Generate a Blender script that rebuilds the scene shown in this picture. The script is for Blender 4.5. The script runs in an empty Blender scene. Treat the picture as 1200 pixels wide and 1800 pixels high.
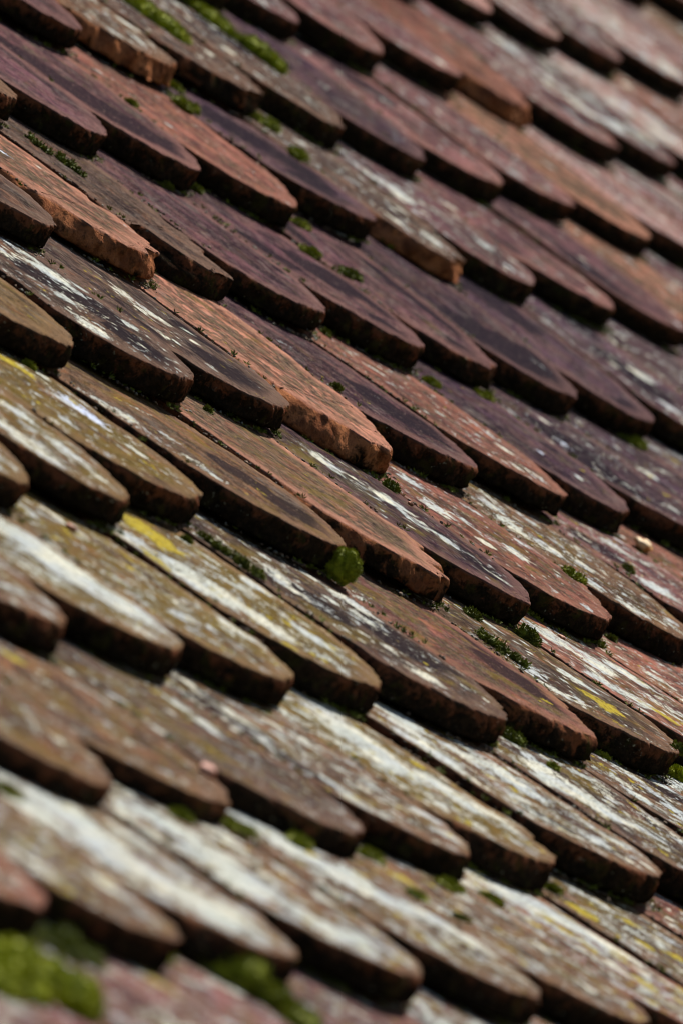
import bpy, math, random
import numpy as np
from mathutils import Matrix, Vector, noise

# ---------------------------------------------------------------- camera, sky, sun, exposure
# roof frame: X runs along the courses, Y up the slope, Z out of the tiles
PITCH = math.radians(38)
ROOF = Matrix.Translation((0, 0, 5.0)) @ Matrix.Rotation(PITCH, 4, 'X')
CAM_R=[[0.32343, -0.776846, 0.5402808], [0.0898767, -0.5431676, -0.8348], [0.9419741, 0.318558, -0.1058564]]
CAM_C=[-5.60539, -1.98591, 0.60807]
FPX=17726.033
THICK=0.01757
S = bpy.context.scene
cam = bpy.data.cameras.new('camera'); cam_o = bpy.data.objects.new('camera', cam)
S.collection.objects.link(cam_o); S.camera = cam_o
r, d, f = [Vector(v) for v in CAM_R]
m = Matrix((( r.x, -d.x, -f.x, CAM_C[0]), (r.y, -d.y, -f.y, CAM_C[1]), (r.z, -d.z, -f.z, CAM_C[2]), (0, 0, 0, 1)))
cam_o.matrix_world = ROOF @ m
cam.sensor_fit = 'VERTICAL'; cam.sensor_height = 36; cam.sensor_width = 24
cam.lens = 36 * FPX / 1800
cam.clip_start = .1; cam.clip_end = 500
cam.dof.use_dof = True; cam.dof.focus_distance = 6.06; cam.dof.aperture_fstop = 15
cam.dof.aperture_blades = 9

SUN = Vector((.58, .26, .66)).normalized()          # towards the sun, roof frame
sun_w = (ROOF.to_3x3() @ SUN).normalized()
W = bpy.data.worlds.new('World'); S.world = W; W.use_nodes = True
nt = W.node_tree; sky = nt.nodes.new('ShaderNodeTexSky'); sky.sky_type = 'NISHITA'; sky.sun_disc = False
sky.sun_elevation = math.asin(sun_w.z); sky.sun_rotation = math.atan2(sun_w.x, sun_w.y)
bg = nt.nodes['Background']; nt.links.new(sky.outputs[0], bg.inputs[0]); bg.inputs[1].default_value = .05
sl = bpy.data.lights.new('sun', 'SUN'); sl.energy = 5.0; sl.angle = math.radians(.5); sl.color = (1, .95, .87)
so = bpy.data.objects.new('sun', sl); S.collection.objects.link(so)
so.rotation_euler = sun_w.to_track_quat('Z', 'Y').to_euler()
S.view_settings.view_transform = 'Standard'; S.view_settings.look = 'None'
S.view_settings.gamma = 1; S.view_settings.exposure = 0.80
S.cycles.max_bounces = 5
S.cycles.use_denoising = True
S.cycles.denoising_input_passes = 'RGB_ALBEDO_NORMAL'
S.cycles.filter_width = .9
S.cycles.sample_clamp_indirect = 3

# ---------------------------------------------------------------- node helpers
def new_mat(name):
    m = bpy.data.materials.new(name); m.use_nodes = True
    n = m.node_tree.nodes; b = n['Principled BSDF']
    return m, m.node_tree, b
class G:
    def __init__(s, nt): s.nt = nt
    def _in(s, sock, v):
        if isinstance(v, bpy.types.NodeSocket): s.nt.links.new(v, sock)
        elif isinstance(v, (tuple, list)) and len(v) == 3 and sock.type == 'RGBA': sock.default_value = (*v, 1)
        else: sock.default_value = v
    def math(s, op, a, b=0.0, c=None, clamp=False):
        n = s.nt.nodes.new('ShaderNodeMath'); n.operation = op; n.use_clamp = clamp
        s._in(n.inputs[0], a); s._in(n.inputs[1], b)
        if c is not None: s._in(n.inputs[2], c)
        return n.outputs[0]
    def step(s, v, lo, hi):
        n = s.nt.nodes.new('ShaderNodeMapRange'); n.interpolation_type = 'SMOOTHSTEP'
        s._in(n.inputs[0], v); n.inputs[1].default_value = lo; n.inputs[2].default_value = hi
        return n.outputs[0]
    def mix(s, f, a, b, mode='MIX'):
        n = s.nt.nodes.new('ShaderNodeMix'); n.data_type = 'RGBA'; n.blend_type = mode
        s._in(n.inputs[0], f); s._in(n.inputs[6], a); s._in(n.inputs[7], b)
        return n.outputs[2]
    def noise(s, co, scale, detail=4, rough=.55, dist=0):
        n = s.nt.nodes.new('ShaderNodeTexNoise'); s._in(n.inputs['Vector'], co)
        n.inputs['Scale'].default_value = scale; n.inputs['Detail'].default_value = detail
        n.inputs['Roughness'].default_value = rough; n.inputs['Distortion'].default_value = dist
        return n.outputs[0]
    def voro(s, co, scale, out=0, feat='F1'):
        n = s.nt.nodes.new('ShaderNodeTexVoronoi'); n.feature = feat; s._in(n.inputs['Vector'], co)
        n.inputs['Scale'].default_value = scale
        return n.outputs[out]
    def attr(s, name, out='Fac'):
        n = s.nt.nodes.new('ShaderNodeAttribute'); n.attribute_name = name
        return n.outputs[out]
    def vmul(s, co, v):
        n = s.nt.nodes.new('ShaderNodeVectorMath'); n.operation = 'MULTIPLY'; s._in(n.inputs[0], co); n.inputs[1].default_value = v
        return n.outputs[0]
    def vadd(s, a, b):
        n = s.nt.nodes.new('ShaderNodeVectorMath'); n.operation = 'ADD'; s._in(n.inputs[0], a); s._in(n.inputs[1], b)
        return n.outputs[0]

# ---------------------------------------------------------------- weathered clay
clay, cn, cb = new_mat('weathered_clay')
g = G(cn)
tc = cn.nodes.new('ShaderNodeTexCoord')
co = g.vadd(tc.outputs['Object'], g.attr('seed', 'Vector'))
side = g.attr('side'); edge = g.attr('edge'); cwt = g.attr('patch_white'); cye = g.attr('patch_yellow'); cbl = g.attr('patch_blue')
lich = g.attr('lichen'); yel = g.attr('yellow'); fresh = g.attr('fresh'); stain = g.attr('stain')
colA = g.attr('tone_a', 'Color'); colB = g.attr('tone_b', 'Color')
n_big = g.noise(co, 14, 5, .6, .6)
n_mid = g.noise(co, 55, 6, .65, .4)
n_fine = g.noise(co, 260, 5, .7)
n_grain = g.noise(co, 1100, 3, .7)
n_streak = g.noise(g.vmul(co, (34, 13, 24)), 1, 6, .7, .6)
n_streak2 = g.noise(g.vmul(co, (300, 130, 200)), 1, 4, .7, .5)
# clay body, its dark weather stains and darker lengthwise streaks
def wide(v, k=2.0): return g.math('MULTIPLY_ADD', v, k, .5 - .5*k)
mot = attr_mottle = g.attr('mottle'); oli = g.attr('olive')
col = g.mix(g.step(wide(n_big), .25, .75), colA, g.mix(.45, colA, (.13, .075, .05)))
d1 = g.math('ADD', g.math('MULTIPLY', wide(n_streak), .6), g.math('MULTIPLY', wide(n_mid), .4))
dark = g.step(g.math('ADD', d1, g.math('MULTIPLY', stain, 2)), .38, .66)
col = g.mix(g.math('MULTIPLY', dark, .86), col, colB)
n_band = g.noise(g.vmul(g.vadd(co, (5, 9, 1)), (24, 4.2, 10)), 1, 5, .62, .6)
band = g.step(wide(n_band, 2.4), .50, .74)
col = g.mix(g.math('MULTIPLY', band, .80), col, g.mix(.6, colB, (.030, .020, .026)))  # dark bands: stain together with shadow bands painted into the colour
fm = g.step(g.math('ADD', g.math('MULTIPLY', wide(n_fine), .6), g.math('MULTIPLY', wide(n_mid), .4)), .45, .70)
col = g.mix(g.math('MULTIPLY', fm, .50), col, colB)
n_vein = g.noise(g.vmul(g.vadd(co, (1, 2, 8)), (105, 48, 80)), 1, 7, .75, .6)
col = g.mix(g.math('MULTIPLY', g.step(wide(n_vein, 2.4), .56, .80), .55), col, g.mix(.5, colB, (.03, .022, .02)))
col = g.mix(g.math('MULTIPLY', g.step(wide(n_vein, 2.4), .36, .14), .35), col, g.mix(.5, colA, (.30, .19, .14)))
rust = g.step(wide(g.noise(g.vadd(co, (9, 2, 6)), 30, 7, .72, .6), 2.2), .56, .74)
col = g.mix(g.math('MULTIPLY', rust, g.attr('rust')), col, g.mix(.35, (.27, .105, .048), colA))
gry = g.step(wide(g.noise(g.vadd(co, (2, 13, 6)), 36, 7, .74, .6), 2.2), .60, .78)
col = g.mix(g.math('MULTIPLY', gry, .45), col, (.15, .132, .118))
# mottling of grey-olive film broken into fragments
n_mot = g.noise(g.vadd(co, (4, 4, 4)), 62, 8, .78, .5)
mm = g.step(g.math('ADD', wide(n_mot, 2.6), mot), .62, .70)
col = g.mix(g.math('MULTIPLY', mm, .85), col, g.mix(g.step(n_fine, .42, .58), (.085, .072, .040), (.040, .034, .030)))
pit = g.step(g.math('ADD', n_fine, g.math('MULTIPLY', n_big, .35)), .74, .80)
col = g.mix(g.math('MULTIPLY', pit, .8), col, (.016, .014, .013))
lt = g.step(g.math('ADD', n_streak2, g.math('MULTIPLY', n_grain, .4)), .70, .86)
col = g.mix(g.math('MULTIPLY', lt, .32), col, g.mix(.5, colA, (.46, .36, .30)))
# thin olive algae film
ol = g.step(g.math('ADD', wide(g.noise(co, 24, 6, .68, .8)), oli), .50, .80)
col = g.mix(g.math('MULTIPLY', ol, .55), col, (.130, .092, .018))
kd = g.step(g.math('ADD', g.math('ADD', g.attr('patch_dark'), g.math('MULTIPLY', wide(n_mid, 2.2), .40)), g.math('MULTIPLY', wide(n_streak, 2), .25)), .52, .72)
col = g.mix(g.math('MULTIPLY', kd, .90), col, g.mix(.2, (.020, .016, .020), colB))
# sandy grain of the fired clay
spk = g.step(wide(g.noise(co, 340, 3, .8), 2.6), .30, .10)
col = g.mix(g.math('MULTIPLY', spk, .60), col, g.mix(.35, colB, (.012, .010, .010)))
spk2 = g.step(wide(g.noise(g.vadd(co, (6, 1, 3)), 300, 3, .8), 2.6), .78, .98)
col = g.mix(g.math('MULTIPLY', spk2, .55), col, g.mix(.6, colA, (.42, .31, .25)))
spk3 = g.step(wide(g.noise(g.vadd(co, (1, 7, 3)), 150, 5, .8), 2.4), .26, .10)
col = g.mix(g.math('MULTIPLY', spk3, .7), col, (.020, .016, .015))
# worn rim: cleaner brown clay close to the edge of the top face
rim = g.step(g.math('ADD', edge, g.math('MULTIPLY', n_mid, .016)), .030, .012)
rimcol = g.mix(.5, colA, (.20, .120, .085))
rimcol = g.mix(g.math('MULTIPLY', fm, .35), rimcol, colB)
col = g.mix(g.math('MULTIPLY', rim, .62), col, rimcol)
# the sides: dark crust over brick red clay, darker towards the bottom
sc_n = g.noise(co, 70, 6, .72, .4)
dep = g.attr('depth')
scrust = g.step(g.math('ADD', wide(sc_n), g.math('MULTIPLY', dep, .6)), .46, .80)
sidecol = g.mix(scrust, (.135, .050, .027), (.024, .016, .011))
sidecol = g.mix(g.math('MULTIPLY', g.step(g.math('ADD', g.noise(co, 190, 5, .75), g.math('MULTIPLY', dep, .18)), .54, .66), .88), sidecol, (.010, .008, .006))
sidecol = g.mix(g.math('MULTIPLY', g.step(g.noise(g.vadd(co, (3, 1, 7)), 60, 5, .7), .54, .64), .55), sidecol, (.036, .036, .010))
sidecol = g.mix(g.step(g.math('ADD', g.noise(g.vadd(co, (7, 5, 2)), 330, 3, .7), g.math('MULTIPLY', n_mid, .4)), .88, .94), sidecol, (.26, .27, .21))
freshcol = g.mix(g.step(n_mid, .42, .62), (.34, .135, .062), (.15, .055, .028))
freshcol = g.mix(g.math('MULTIPLY', g.step(n_fine, .52, .62), .6), freshcol, (.05, .03, .02))
fr = g.step(g.math('ADD', g.math('SUBTRACT', fresh, g.math('MULTIPLY', dep, .16)), g.math('MULTIPLY', g.math('SUBTRACT', n_mid, .5), 1.2)), .38, .55)
sidecol = g.mix(fr, sidecol, freshcol)
col = g.mix(side, col, sidecol)
# crust lichens: white-grey, yellow, blue-white; keep off the rim and the sides
keep = g.math('MULTIPLY', g.step(g.math('ADD', edge, g.math('MULTIPLY', n_mid, .010)), .004, .014), g.math('SUBTRACT', 1, side, clamp=True))
ln = g.math('ADD', g.math('MULTIPLY', wide(g.noise(co, 42, 3, .5, .3), 1.15), .55), g.math('MULTIPLY', wide(g.noise(co, 190, 6, .78, .6), 1.5), .45))
lcov = g.math('ADD', g.math('ADD', ln, lich), cwt)
lm = g.step(lcov, .640, .664)
warp = cn.nodes.new('ShaderNodeTexNoise'); warp.inputs['Scale'].default_value = 130; warp.inputs['Detail'].default_value = 5; warp.inputs['Roughness'].default_value = .75
cn.links.new(co, warp.inputs['Vector'])
wv = g.vmul(g.vadd(warp.outputs['Color'], (-.5, -.5, -.5)), (.020, .020, .020))
cow = g.vadd(co, wv)
dens = g.math('ADD', g.math('MULTIPLY_ADD', lich, 1.6, .075), g.math('MULTIPLY', cwt, 1.6))
cellr = None
for sc_, wgt in ((62, 1.0), (125, 1.25), (240, 1.2)):
    vn = cn.nodes.new('ShaderNodeTexVoronoi'); vn.inputs['Scale'].default_value = sc_
    cn.links.new(cow, vn.inputs['Vector'])
    sp = cn.nodes.new('ShaderNodeSeparateColor'); cn.links.new(vn.outputs['Color'], sp.inputs[0])
    here = g.math('LESS_THAN', sp.outputs[0], g.math('MULTIPLY', dens, wgt))
    rad = g.math('MULTIPLY_ADD', sp.outputs[1], .30, .18)
    disc = g.math('MULTIPLY', here, g.step(g.math('SUBTRACT', vn.outputs['Distance'], rad), .03, -.03))
    lm = g.math('MAXIMUM', lm, disc)
    if cellr is None: cellr = sp.outputs[2]
lm = g.math('MULTIPLY', lm, keep)
holes = g.step(g.math('ADD', wide(g.noise(co, 330, 5, .78), 1.6), g.math('MULTIPLY', g.math('SUBTRACT', lcov, .64, clamp=True), .22)), .36, .46)
lm = g.math('MULTIPLY', lm, holes)
vo = g.voro(co, 620)
lw = g.mix(g.step(n_big, .35, .65), (.50, .54, .51), (.56, .545, .47))
lw = g.mix(g.step(g.noise(co, 26, 3, .5), .45, .62), lw, (.42, .46, .46))
lw = g.mix(g.math('MULTIPLY', g.step(vo, .35, .75), .55), lw, (.24, .25, .20))
lw = g.mix(g.math('MULTIPLY', g.step(g.noise(co, 300, 4, .7), .5, .7), .6), lw, (.72, .71, .62))
lw = g.mix(g.math('MULTIPLY', g.step(cellr, .55, .9), .6), lw, (.42, .46, .50))
lw = g.mix(g.math('MULTIPLY', g.step(cellr, .30, .1), .6), lw, (.66, .63, .50))
lw = g.mix(cbl, lw, (.50, .56, .74))
col = g.mix(lm, col, lw)
yn = g.math('ADD', g.math('MULTIPLY', g.noise(g.vadd(co, (11, 4, 5)), 60, 3, .5, .3), .6), g.math('MULTIPLY', g.noise(co, 210, 5, .72), .4))
ym = g.math('MULTIPLY', g.step(g.math('ADD', g.math('ADD', yn, yel), cye), .665, .69), g.math('MULTIPLY', keep, g.step(wide(g.noise(co, 420, 4, .75), 1.6), .30, .46)))
yc = g.mix(g.step(n_fine, .4, .6), (.33, .25, .030), (.46, .37, .055))
col = g.mix(g.math('MULTIPLY', ym, .92), col, yc)
cn.links.new(col, cb.inputs['Base Color'])
rough = g.math('ADD', g.math('MULTIPLY', n_fine, .25), .62)
rough = g.math('ADD', rough, g.math('MULTIPLY', lm, .3), clamp=True)
cn.links.new(rough, cb.inputs['Roughness'])
cb.inputs['Specular IOR Level'].default_value = .0
h = g.math('ADD', g.math('MULTIPLY', n_fine, .0022), g.math('MULTIPLY', n_grain, .00025))
h = g.math('ADD', h, g.math('MULTIPLY', n_streak2, .0009))
h = g.math('ADD', h, g.math('MULTIPLY', n_mid, .0022))
h = g.math('ADD', h, g.math('MULTIPLY', lm, .0010))
h = g.math('ADD', h, g.math('MULTIPLY', g.math('MULTIPLY', lm, vo), -.0009))
h = g.math('ADD', h, g.math('MULTIPLY', ym, .0008))
h = g.math('ADD', h, g.math('MULTIPLY', g.math('MULTIPLY', side, sc_n), .004))
bp = cn.nodes.new('ShaderNodeBump'); bp.inputs['Strength'].default_value = 1; bp.inputs['Distance'].default_value = 1
cn.links.new(h, bp.inputs['Height']); cn.links.new(bp.outputs[0], cb.inputs['Normal'])

# moss
def moss_material(name, a, b):
    m, t, bs = new_mat(name); q = G(t)
    tcm = t.nodes.new('ShaderNodeTexCoord')
    c = q.mix(q.step(q.noise(tcm.outputs['Object'], 180, 3, .6), .4, .6), a, b)
    c = q.mix(q.step(q.attr('shade'), .0, 1.0), c, q.mix(.5, c, (.16, .17, .02)))
    t.links.new(c, bs.inputs['Base Color']); bs.inputs['Roughness'].default_value = .7
    bs.inputs['Specular IOR Level'].default_value = .1
    return m
moss_green = moss_material('moss_green', (.13, .155, .008), (.26, .28, .018))
moss_dark = moss_material('moss_dark', (.050, .062, .008), (.125, .150, .014))
moss_yellow = moss_material('moss_yellow', (.20, .24, .006), (.36, .38, .010))
soil, st, sb = new_mat('dark_deck')
q = G(st); tcs = st.nodes.new('ShaderNodeTexCoord')
st.links.new(q.mix(q.noise(tcs.outputs['Object'], 20), (.02, .014, .01), (.05, .035, .025)), sb.inputs['Base Color']); sb.inputs['Roughness'].default_value = .95
grass, gt, gb = new_mat('ground_grass')
q = G(gt); tcs = gt.nodes.new('ShaderNodeTexCoord')
gt.links.new(q.mix(q.noise(tcs.outputs['Object'], 3, 6), (.05, .07, .02), (.11, .10, .05)), gb.inputs['Base Color']); gb.inputs['Roughness'].default_value = 1

def mesh_obj(name, verts, faces, mat, attrs=None, matrix=None, label=None, cat=None, group=None, kind=None):
    me = bpy.data.meshes.new(name)
    me.from_pydata([tuple(v) for v in verts], [], faces)
    me.materials.append(mat)
    if attrs:
        for n, (ty, arr) in attrs.items():
            at = me.attributes.new(n, ty, 'POINT')
            at.data.foreach_set('value' if ty == 'FLOAT' else ('vector' if ty == 'FLOAT_VECTOR' else 'color'), np.ascontiguousarray(arr, dtype=np.float32).ravel())
    me.polygons.foreach_set('use_smooth', [True] * len(me.polygons))
    me.update()
    o = bpy.data.objects.new(name, me); S.collection.objects.link(o)
    if matrix is not None: o.matrix_world = matrix
    if label: o['label'] = label
    if cat: o['category'] = cat
    if group: o['group'] = group
    if kind: o['kind'] = kind
    return o

# ---------------------------------------------------------------- setting: unseen deck against light leaks, unseen ground for bounce
def plate(name, x0, x1, y0, y1, z, mat, matrix, th=.03, **kw):
    v = [(x, y, zz) for zz in (z, z - th) for x, y in ((x0, y0), (x1, y0), (x1, y1), (x0, y1))]
    fs = [(0, 1, 2, 3), (7, 6, 5, 4), (0, 4, 5, 1), (1, 5, 6, 2), (2, 6, 7, 3), (3, 7, 4, 0)]
    o = mesh_obj(name, v, fs, mat, matrix=matrix, **kw)
    for pl in o.data.polygons: pl.use_smooth = False
    return o

TONE={'P': ((0.118, 0.0527, 0.0667), (0.0159, 0.0099, 0.0174)), 'S': ((0.5183, 0.221, 0.151), (0.088, 0.0442, 0.0291)), 'R': ((0.2764, 0.1015, 0.0758), (0.0624, 0.0268, 0.0253)), 'B': ((0.1426, 0.0796, 0.047), (0.0365, 0.0237, 0.0176)), 'K': ((0.0869, 0.0577, 0.0472), (0.0203, 0.015, 0.015)), 'O': ((0.148, 0.0932, 0.0419), (0.0438, 0.0302, 0.0174)), 'V': ((0.0648, 0.0333, 0.0578), (0.0129, 0.0092, 0.0175)), 'Q': ((0.236, 0.1019, 0.1019), (0.0452, 0.0225, 0.0316)), 'L': ((0.3602, 0.197, 0.1795), (0.1095, 0.0604, 0.0627))}
TILES=[
[-2, 17.5, [3.022, 0.9545, 0.1859], 0.07, 0.0265, 0.0865, 0.0874, 0.0597, "L", 0.073, 0.02, 0.2, 0, 0, 0.035, "pale pink tile, next one hidden beyond the top border in line with the first course", []],
[-2, 18.5, [3.1978, 0.9472, 0.1916], 0.0678, 0.028, 0.0874, 0.0893, 0.0643, "R", 0.073, 0.02, 0.2, 0, 0, 0.026, "dusty red tile, next one hidden beyond the top border in line with the first course", []],
[-2, 19.5, [3.3774, 0.946, 0.1961], 0.07, 0.0296, 0.0893, 0.0857, 0.0638, "P", 0.034, 0.02, 0, 0, 0, 0.054, "violet brown tile, next one hidden beyond the top border in line with the first course", []],
[-2, 20.5, [3.5499, 0.9541, 0.201], 0.07, 0.0311, 0.0857, 0.0856, 0.0587, "L", 0.037, 0.02, 0.2, 0, 0, -0.017, "pale pink tile, second one hidden beyond the top border in line with the first course", []],
[-1, 12, [2.0621, 0.7944, 0.1345], 0.07, 0.0181, 0.0897, 0.0837, 0.0661, "L", 0.084, 0.02, 0.1, 0, 0, -0.005, "pale pink tile, third one hidden beyond the top border in line with the first course", []],
[-1, 13, [2.2306, 0.795, 0.1379], 0.07, 0.0195, 0.0837, 0.0879, 0.054, "L", 0.0, 0.0, 0.0, 0.0, 0.0, 0.0, "pale pink tile, first from the left in the first course from the top", []],
[-1, 14, [2.4074, 0.7941, 0.1405], 0.07, 0.0211, 0.0879, 0.0858, 0.0573, "L", 0.06, 0.0, 0.0, 0.0, 0.0, 0.0, "pale pink tile, second from the left in the first course from the top", []],
[-1, 15, [2.5799, 0.7959, 0.144], 0.07, 0.0226, 0.0858, 0.0903, 0.0541, "P", 0.04, 0.0, 0.0, 0.0, 0.0, 0.0, "violet brown tile, third from the left in the first course from the top", []],
[-1, 16, [2.7616, 0.7915, 0.1501], 0.07, 0.0242, 0.0903, 0.0858, 0.0606, "L", 0.08, 0.05, 0.0, 0.0, 0.0, 0.0, "pale pink tile, fourth from the left in the first course from the top", [[0.0135, 0.0257, 0.015, "c"]]],
[-1, 17, [2.9341, 0.7889, 0.1545], 0.0652, 0.0257, 0.0858, 0.0872, 0.0552, "L", 0.047, 0.02, 0.1, 0, 0, 0.015, "pale pink tile, fifth from the left in the first course from the top", []],
[-1, 18, [3.1096, 0.7994, 0.1591], 0.07, 0.0273, 0.0872, 0.0889, 0.0564, "B", 0.039, 0.02, 0.1, 0, 0, -0.028, "brown tile, sixth from the left in the first course from the top", []],
[-1, 19, [3.2884, 0.7945, 0.1634], 0.07, 0.0288, 0.0889, 0.0847, 0.0623, "L", 0.091, 0.02, 0, 0, 0, 0.04, "pale pink tile, seventh from the left in the first course from the top", []],
[-1, 20, [3.4588, 0.7988, 0.1677], 0.07, 0.0303, 0.0847, 0.0895, 0.0559, "B", 0.1, 0.02, 0, 0, 0, 0.048, "brown tile, next one hidden beyond the right border in line with the first course", []],
[0, 7.5, [1.268, 0.6314, 0.0987], 0.0301, 0.0111, 0.087, 0.0871, 0.0537, "L", 0.051, 0.02, 0.2, 0, 0, -0.011, "pale pink tile, next one hidden beyond the top border in line with the second course", []],
[0, 8.5, [1.4433, 0.6392, 0.0974], 0.0606, 0.0126, 0.0871, 0.0871, 0.058, "P", 0.02, 0.0, 0.0, 0.0, 0.0, 0.0, "violet brown tile, first from the left in the second course from the top", []],
[0, 9.5, [1.6185, 0.6339, 0.1011], 0.0501, 0.0142, 0.0871, 0.0905, 0.0517, "Q", 0.0, 0, 0.15, 0.0, 0.0, 0.0, "pinkish violet tile, second from the left in the second course from the top", []],
[0, 10.5, [1.8053, 0.6361, 0.1079], 0.0244, 0.0158, 0.0905, 0.0851, 0.0616, "Q", 0.0, 0.0, 0.0, 0.0, 0.0, 0.0, "pinkish violet tile with a dusty lilac face, third of second course", []],
[0, 11.5, [1.9764, 0.6275, 0.1056], 0.0574, 0.0173, 0.0851, 0.0883, 0.0646, "R", -0.05, 0, 1, 0.8, 0.0, 0.0, "dusty red tile whose broken end shows orange clay, fourth of second course", []],
[0, 12.5, [2.1539, 0.6111, 0.1079], 0.0529, 0.0189, 0.0883, 0.086, 0.0654, "Q", 0.02, 0.0, 0.0, 0.0, 0.0, 0.0, "pinkish violet tile broad and clean, fifth of second course", [[0.0824, 0.1049, 0.0234, "c"], [0.0242, 0.1177, 0.014, "c"], [0.0239, 0.0528, 0.0325, "k"]]],
[0, 13.5, [2.3269, 0.6208, 0.1119], 0.0502, 0.0204, 0.086, 0.0886, 0.0621, "P", 0.06, 0.08, 0.0, 0.0, 0.0, 0.0, "violet brown tile speckled with cream lichen, sixth of second course", [[-0.0673, 0.0737, 0.0211, "c"], [-0.0391, 0.1633, 0.0189, "c"], [-0.03, 0.0456, 0.0165, "c"], [0.0423, 0.0469, 0.019, "c"]]],
[0, 14.5, [2.5052, 0.6252, 0.1158], 0.0463, 0.022, 0.0886, 0.0836, 0.0655, "L", 0.1, 0.05, 0.0, 0.0, 0.0, 0.0, "pale pink tile, seventh from the left in the second course from the top", []],
[0, 15.5, [2.6733, 0.6317, 0.1196], 0.0546, 0.0234, 0.0836, 0.0883, 0.0513, "R", 0.061, 0.02, 0.1, 0, 0, -0.011, "dusty red tile, eighth from the left in the second course from the top", [[-0.0753, 0.1804, 0.022, "c"]]],
[0, 16.5, [2.8509, 0.6259, 0.1237], 0.0608, 0.025, 0.0883, 0.0896, 0.0554, "L", 0.032, 0.02, 0, 0, 0, 0.053, "pale pink tile, ninth from the left in the second course from the top", []],
[0, 17.5, [3.0311, 0.6325, 0.1287], 0.0588, 0.0266, 0.0896, 0.0867, 0.0656, "L", 0.027, 0.02, 0.1, 0, 0, -0.001, "pale pink tile, next one hidden beyond the right border in line with the second course", []],
[1, 3, [0.4817, 0.47, 0.0655], 0.0317, 0.0042, 0.0868, 0.0894, 0.0539, "Q", 0.015, 0.02, 0.1, 0, 0, -0.009, "pinkish violet tile, next one hidden beyond the top border in line with the third course", []],
[1, 4, [0.6615, 0.4758, 0.0677], 0.0299, 0.0058, 0.0894, 0.0861, 0.0577, "P", -0.08, 0.0, 0.0, 0.0, 0.0, 0.0, "violet brown tile half cut by the top left corner, first of third course", []],
[1, 5, [0.8346, 0.4698, 0.0682], 0.0281, 0.0073, 0.0861, 0.09, 0.0531, "B", 0.05, 0, 1, 1, 0.0, 0.0, "brown tile with grey crust and a broken orange underside, second of third course", [[0.082, 0.0534, 0.0237, "w"], [0.0686, 0.0682, 0.0099, "w"]]],
[1, 6, [1.0156, 0.4726, 0.072], 0.0159, 0.0089, 0.09, 0.0886, 0.0568, "K", 0.02, 0, 1, 0.4, 0.0, -0.05, "charcoal brown tile with a ragged broken end above a moss clump, third of third course", []],
[1, 7, [1.1939, 0.4706, 0.0722], 0.0392, 0.0105, 0.0886, 0.0836, 0.0655, "K", 0.03, 0, 0.3, 0.0, 0.0, 0.0, "charcoal brown tile with a blue grey crusted end, fourth of third course", [[0.0195, 0.1246, 0.0288, "k"]]],
[1, 8, [1.3621, 0.4681, 0.0725], 0.0418, 0.0119, 0.0836, 0.0869, 0.056, "V", -0.04, 0.0, 0.0, 0.0, 0.0, 0.0, "dark violet tile with a dark end beside a pink back, fifth of third course", [[0.0146, 0.0274, 0.0084, "b"], [-0.0417, 0.1303, 0.0251, "k"], [-0.0179, 0.0025, 0.0333, "k"]]],
[1, 9, [1.537, 0.4667, 0.0757], 0.0294, 0.0135, 0.0869, 0.0884, 0.0512, "Q", -0.02, 0.0, 0.0, 0.0, 0.0, 0.0, "pinkish violet tile, sixth from the left in the third course from the top", [[0.0186, 0.1847, 0.0302, "k"], [0.0123, 0.1367, 0.0344, "k"], [0.0712, 0.0713, 0.0302, "k"]]],
[1, 10, [1.7148, 0.4717, 0.0801], 0.0355, 0.015, 0.0884, 0.0868, 0.0517, "Q", 0.02, 0.0, 0.0, 0.0, 0.0, 0.0, "pinkish violet tile, seventh from the left in the third course from the top", [[0.0384, 0.1117, 0.0088, "c"], [-0.0432, 0.2241, 0.0131, "w"]]],
[1, 11, [1.8894, 0.4606, 0.0802], 0.0467, 0.0166, 0.0868, 0.0884, 0.0536, "S", -0.08, 0.0, 0.0, 0.0, 0.0, 0.02, "salmon tile glowing orange along its back, eighth of third course", [[-0.0149, 0.1912, 0.0134, "c"], [0.0005, 0.1, 0.0078, "c"]]],
[1, 12, [2.0671, 0.469, 0.0826], 0.0369, 0.0181, 0.0884, 0.0872, 0.0629, "L", 0.05, 0.0, 0.0, 0.0, 0.0, 0.0, "pale pink tile, ninth from the left in the third course from the top", []],
[1, 13, [2.2426, 0.4693, 0.088], 0.023, 0.0197, 0.0872, 0.0871, 0.0565, "Q", 0.06, 0.02, 0, 0, 0, -0.014, "pinkish violet tile, tenth from the left in the third course from the top", []],
[1, 14, [2.4179, 0.4736, 0.0919], 0.023, 0.0212, 0.0871, 0.0866, 0.0554, "Q", 0.02, 0.02, 0, 0, 0, 0.012, "pinkish violet tile, eleventh from the left in the third course from the top", [[-0.0619, 0.1444, 0.0142, "c"], [-0.0438, 0.1822, 0.0285, "k"]]],
[1, 15, [2.592, 0.4693, 0.0959], 0.0205, 0.0227, 0.0866, 0.0892, 0.0525, "P", 0.006, 0.02, 0.2, 0, 0, 0.012, "violet brown tile, twelfth from the left in the third course from the top", []],
[2, 1.5, [0.2347, 0.3191, 0.0466], -0.0037, 0.0021, 0.0905, 0.0818, 0.0612, "B", -0.1, 0.0, 0.0, 0.0, 0.0, 0.0, "brown tile only its dark end showing at the left edge, first of fourth course", []],
[2, 2.5, [0.3992, 0.3209, 0.0439], 0.0209, 0.0035, 0.0818, 0.0861, 0.0533, "P", -0.12, 0.0, 0.0, 0.0, 0.0, -0.02, "violet brown tile smooth and bare, second of fourth course", []],
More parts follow.
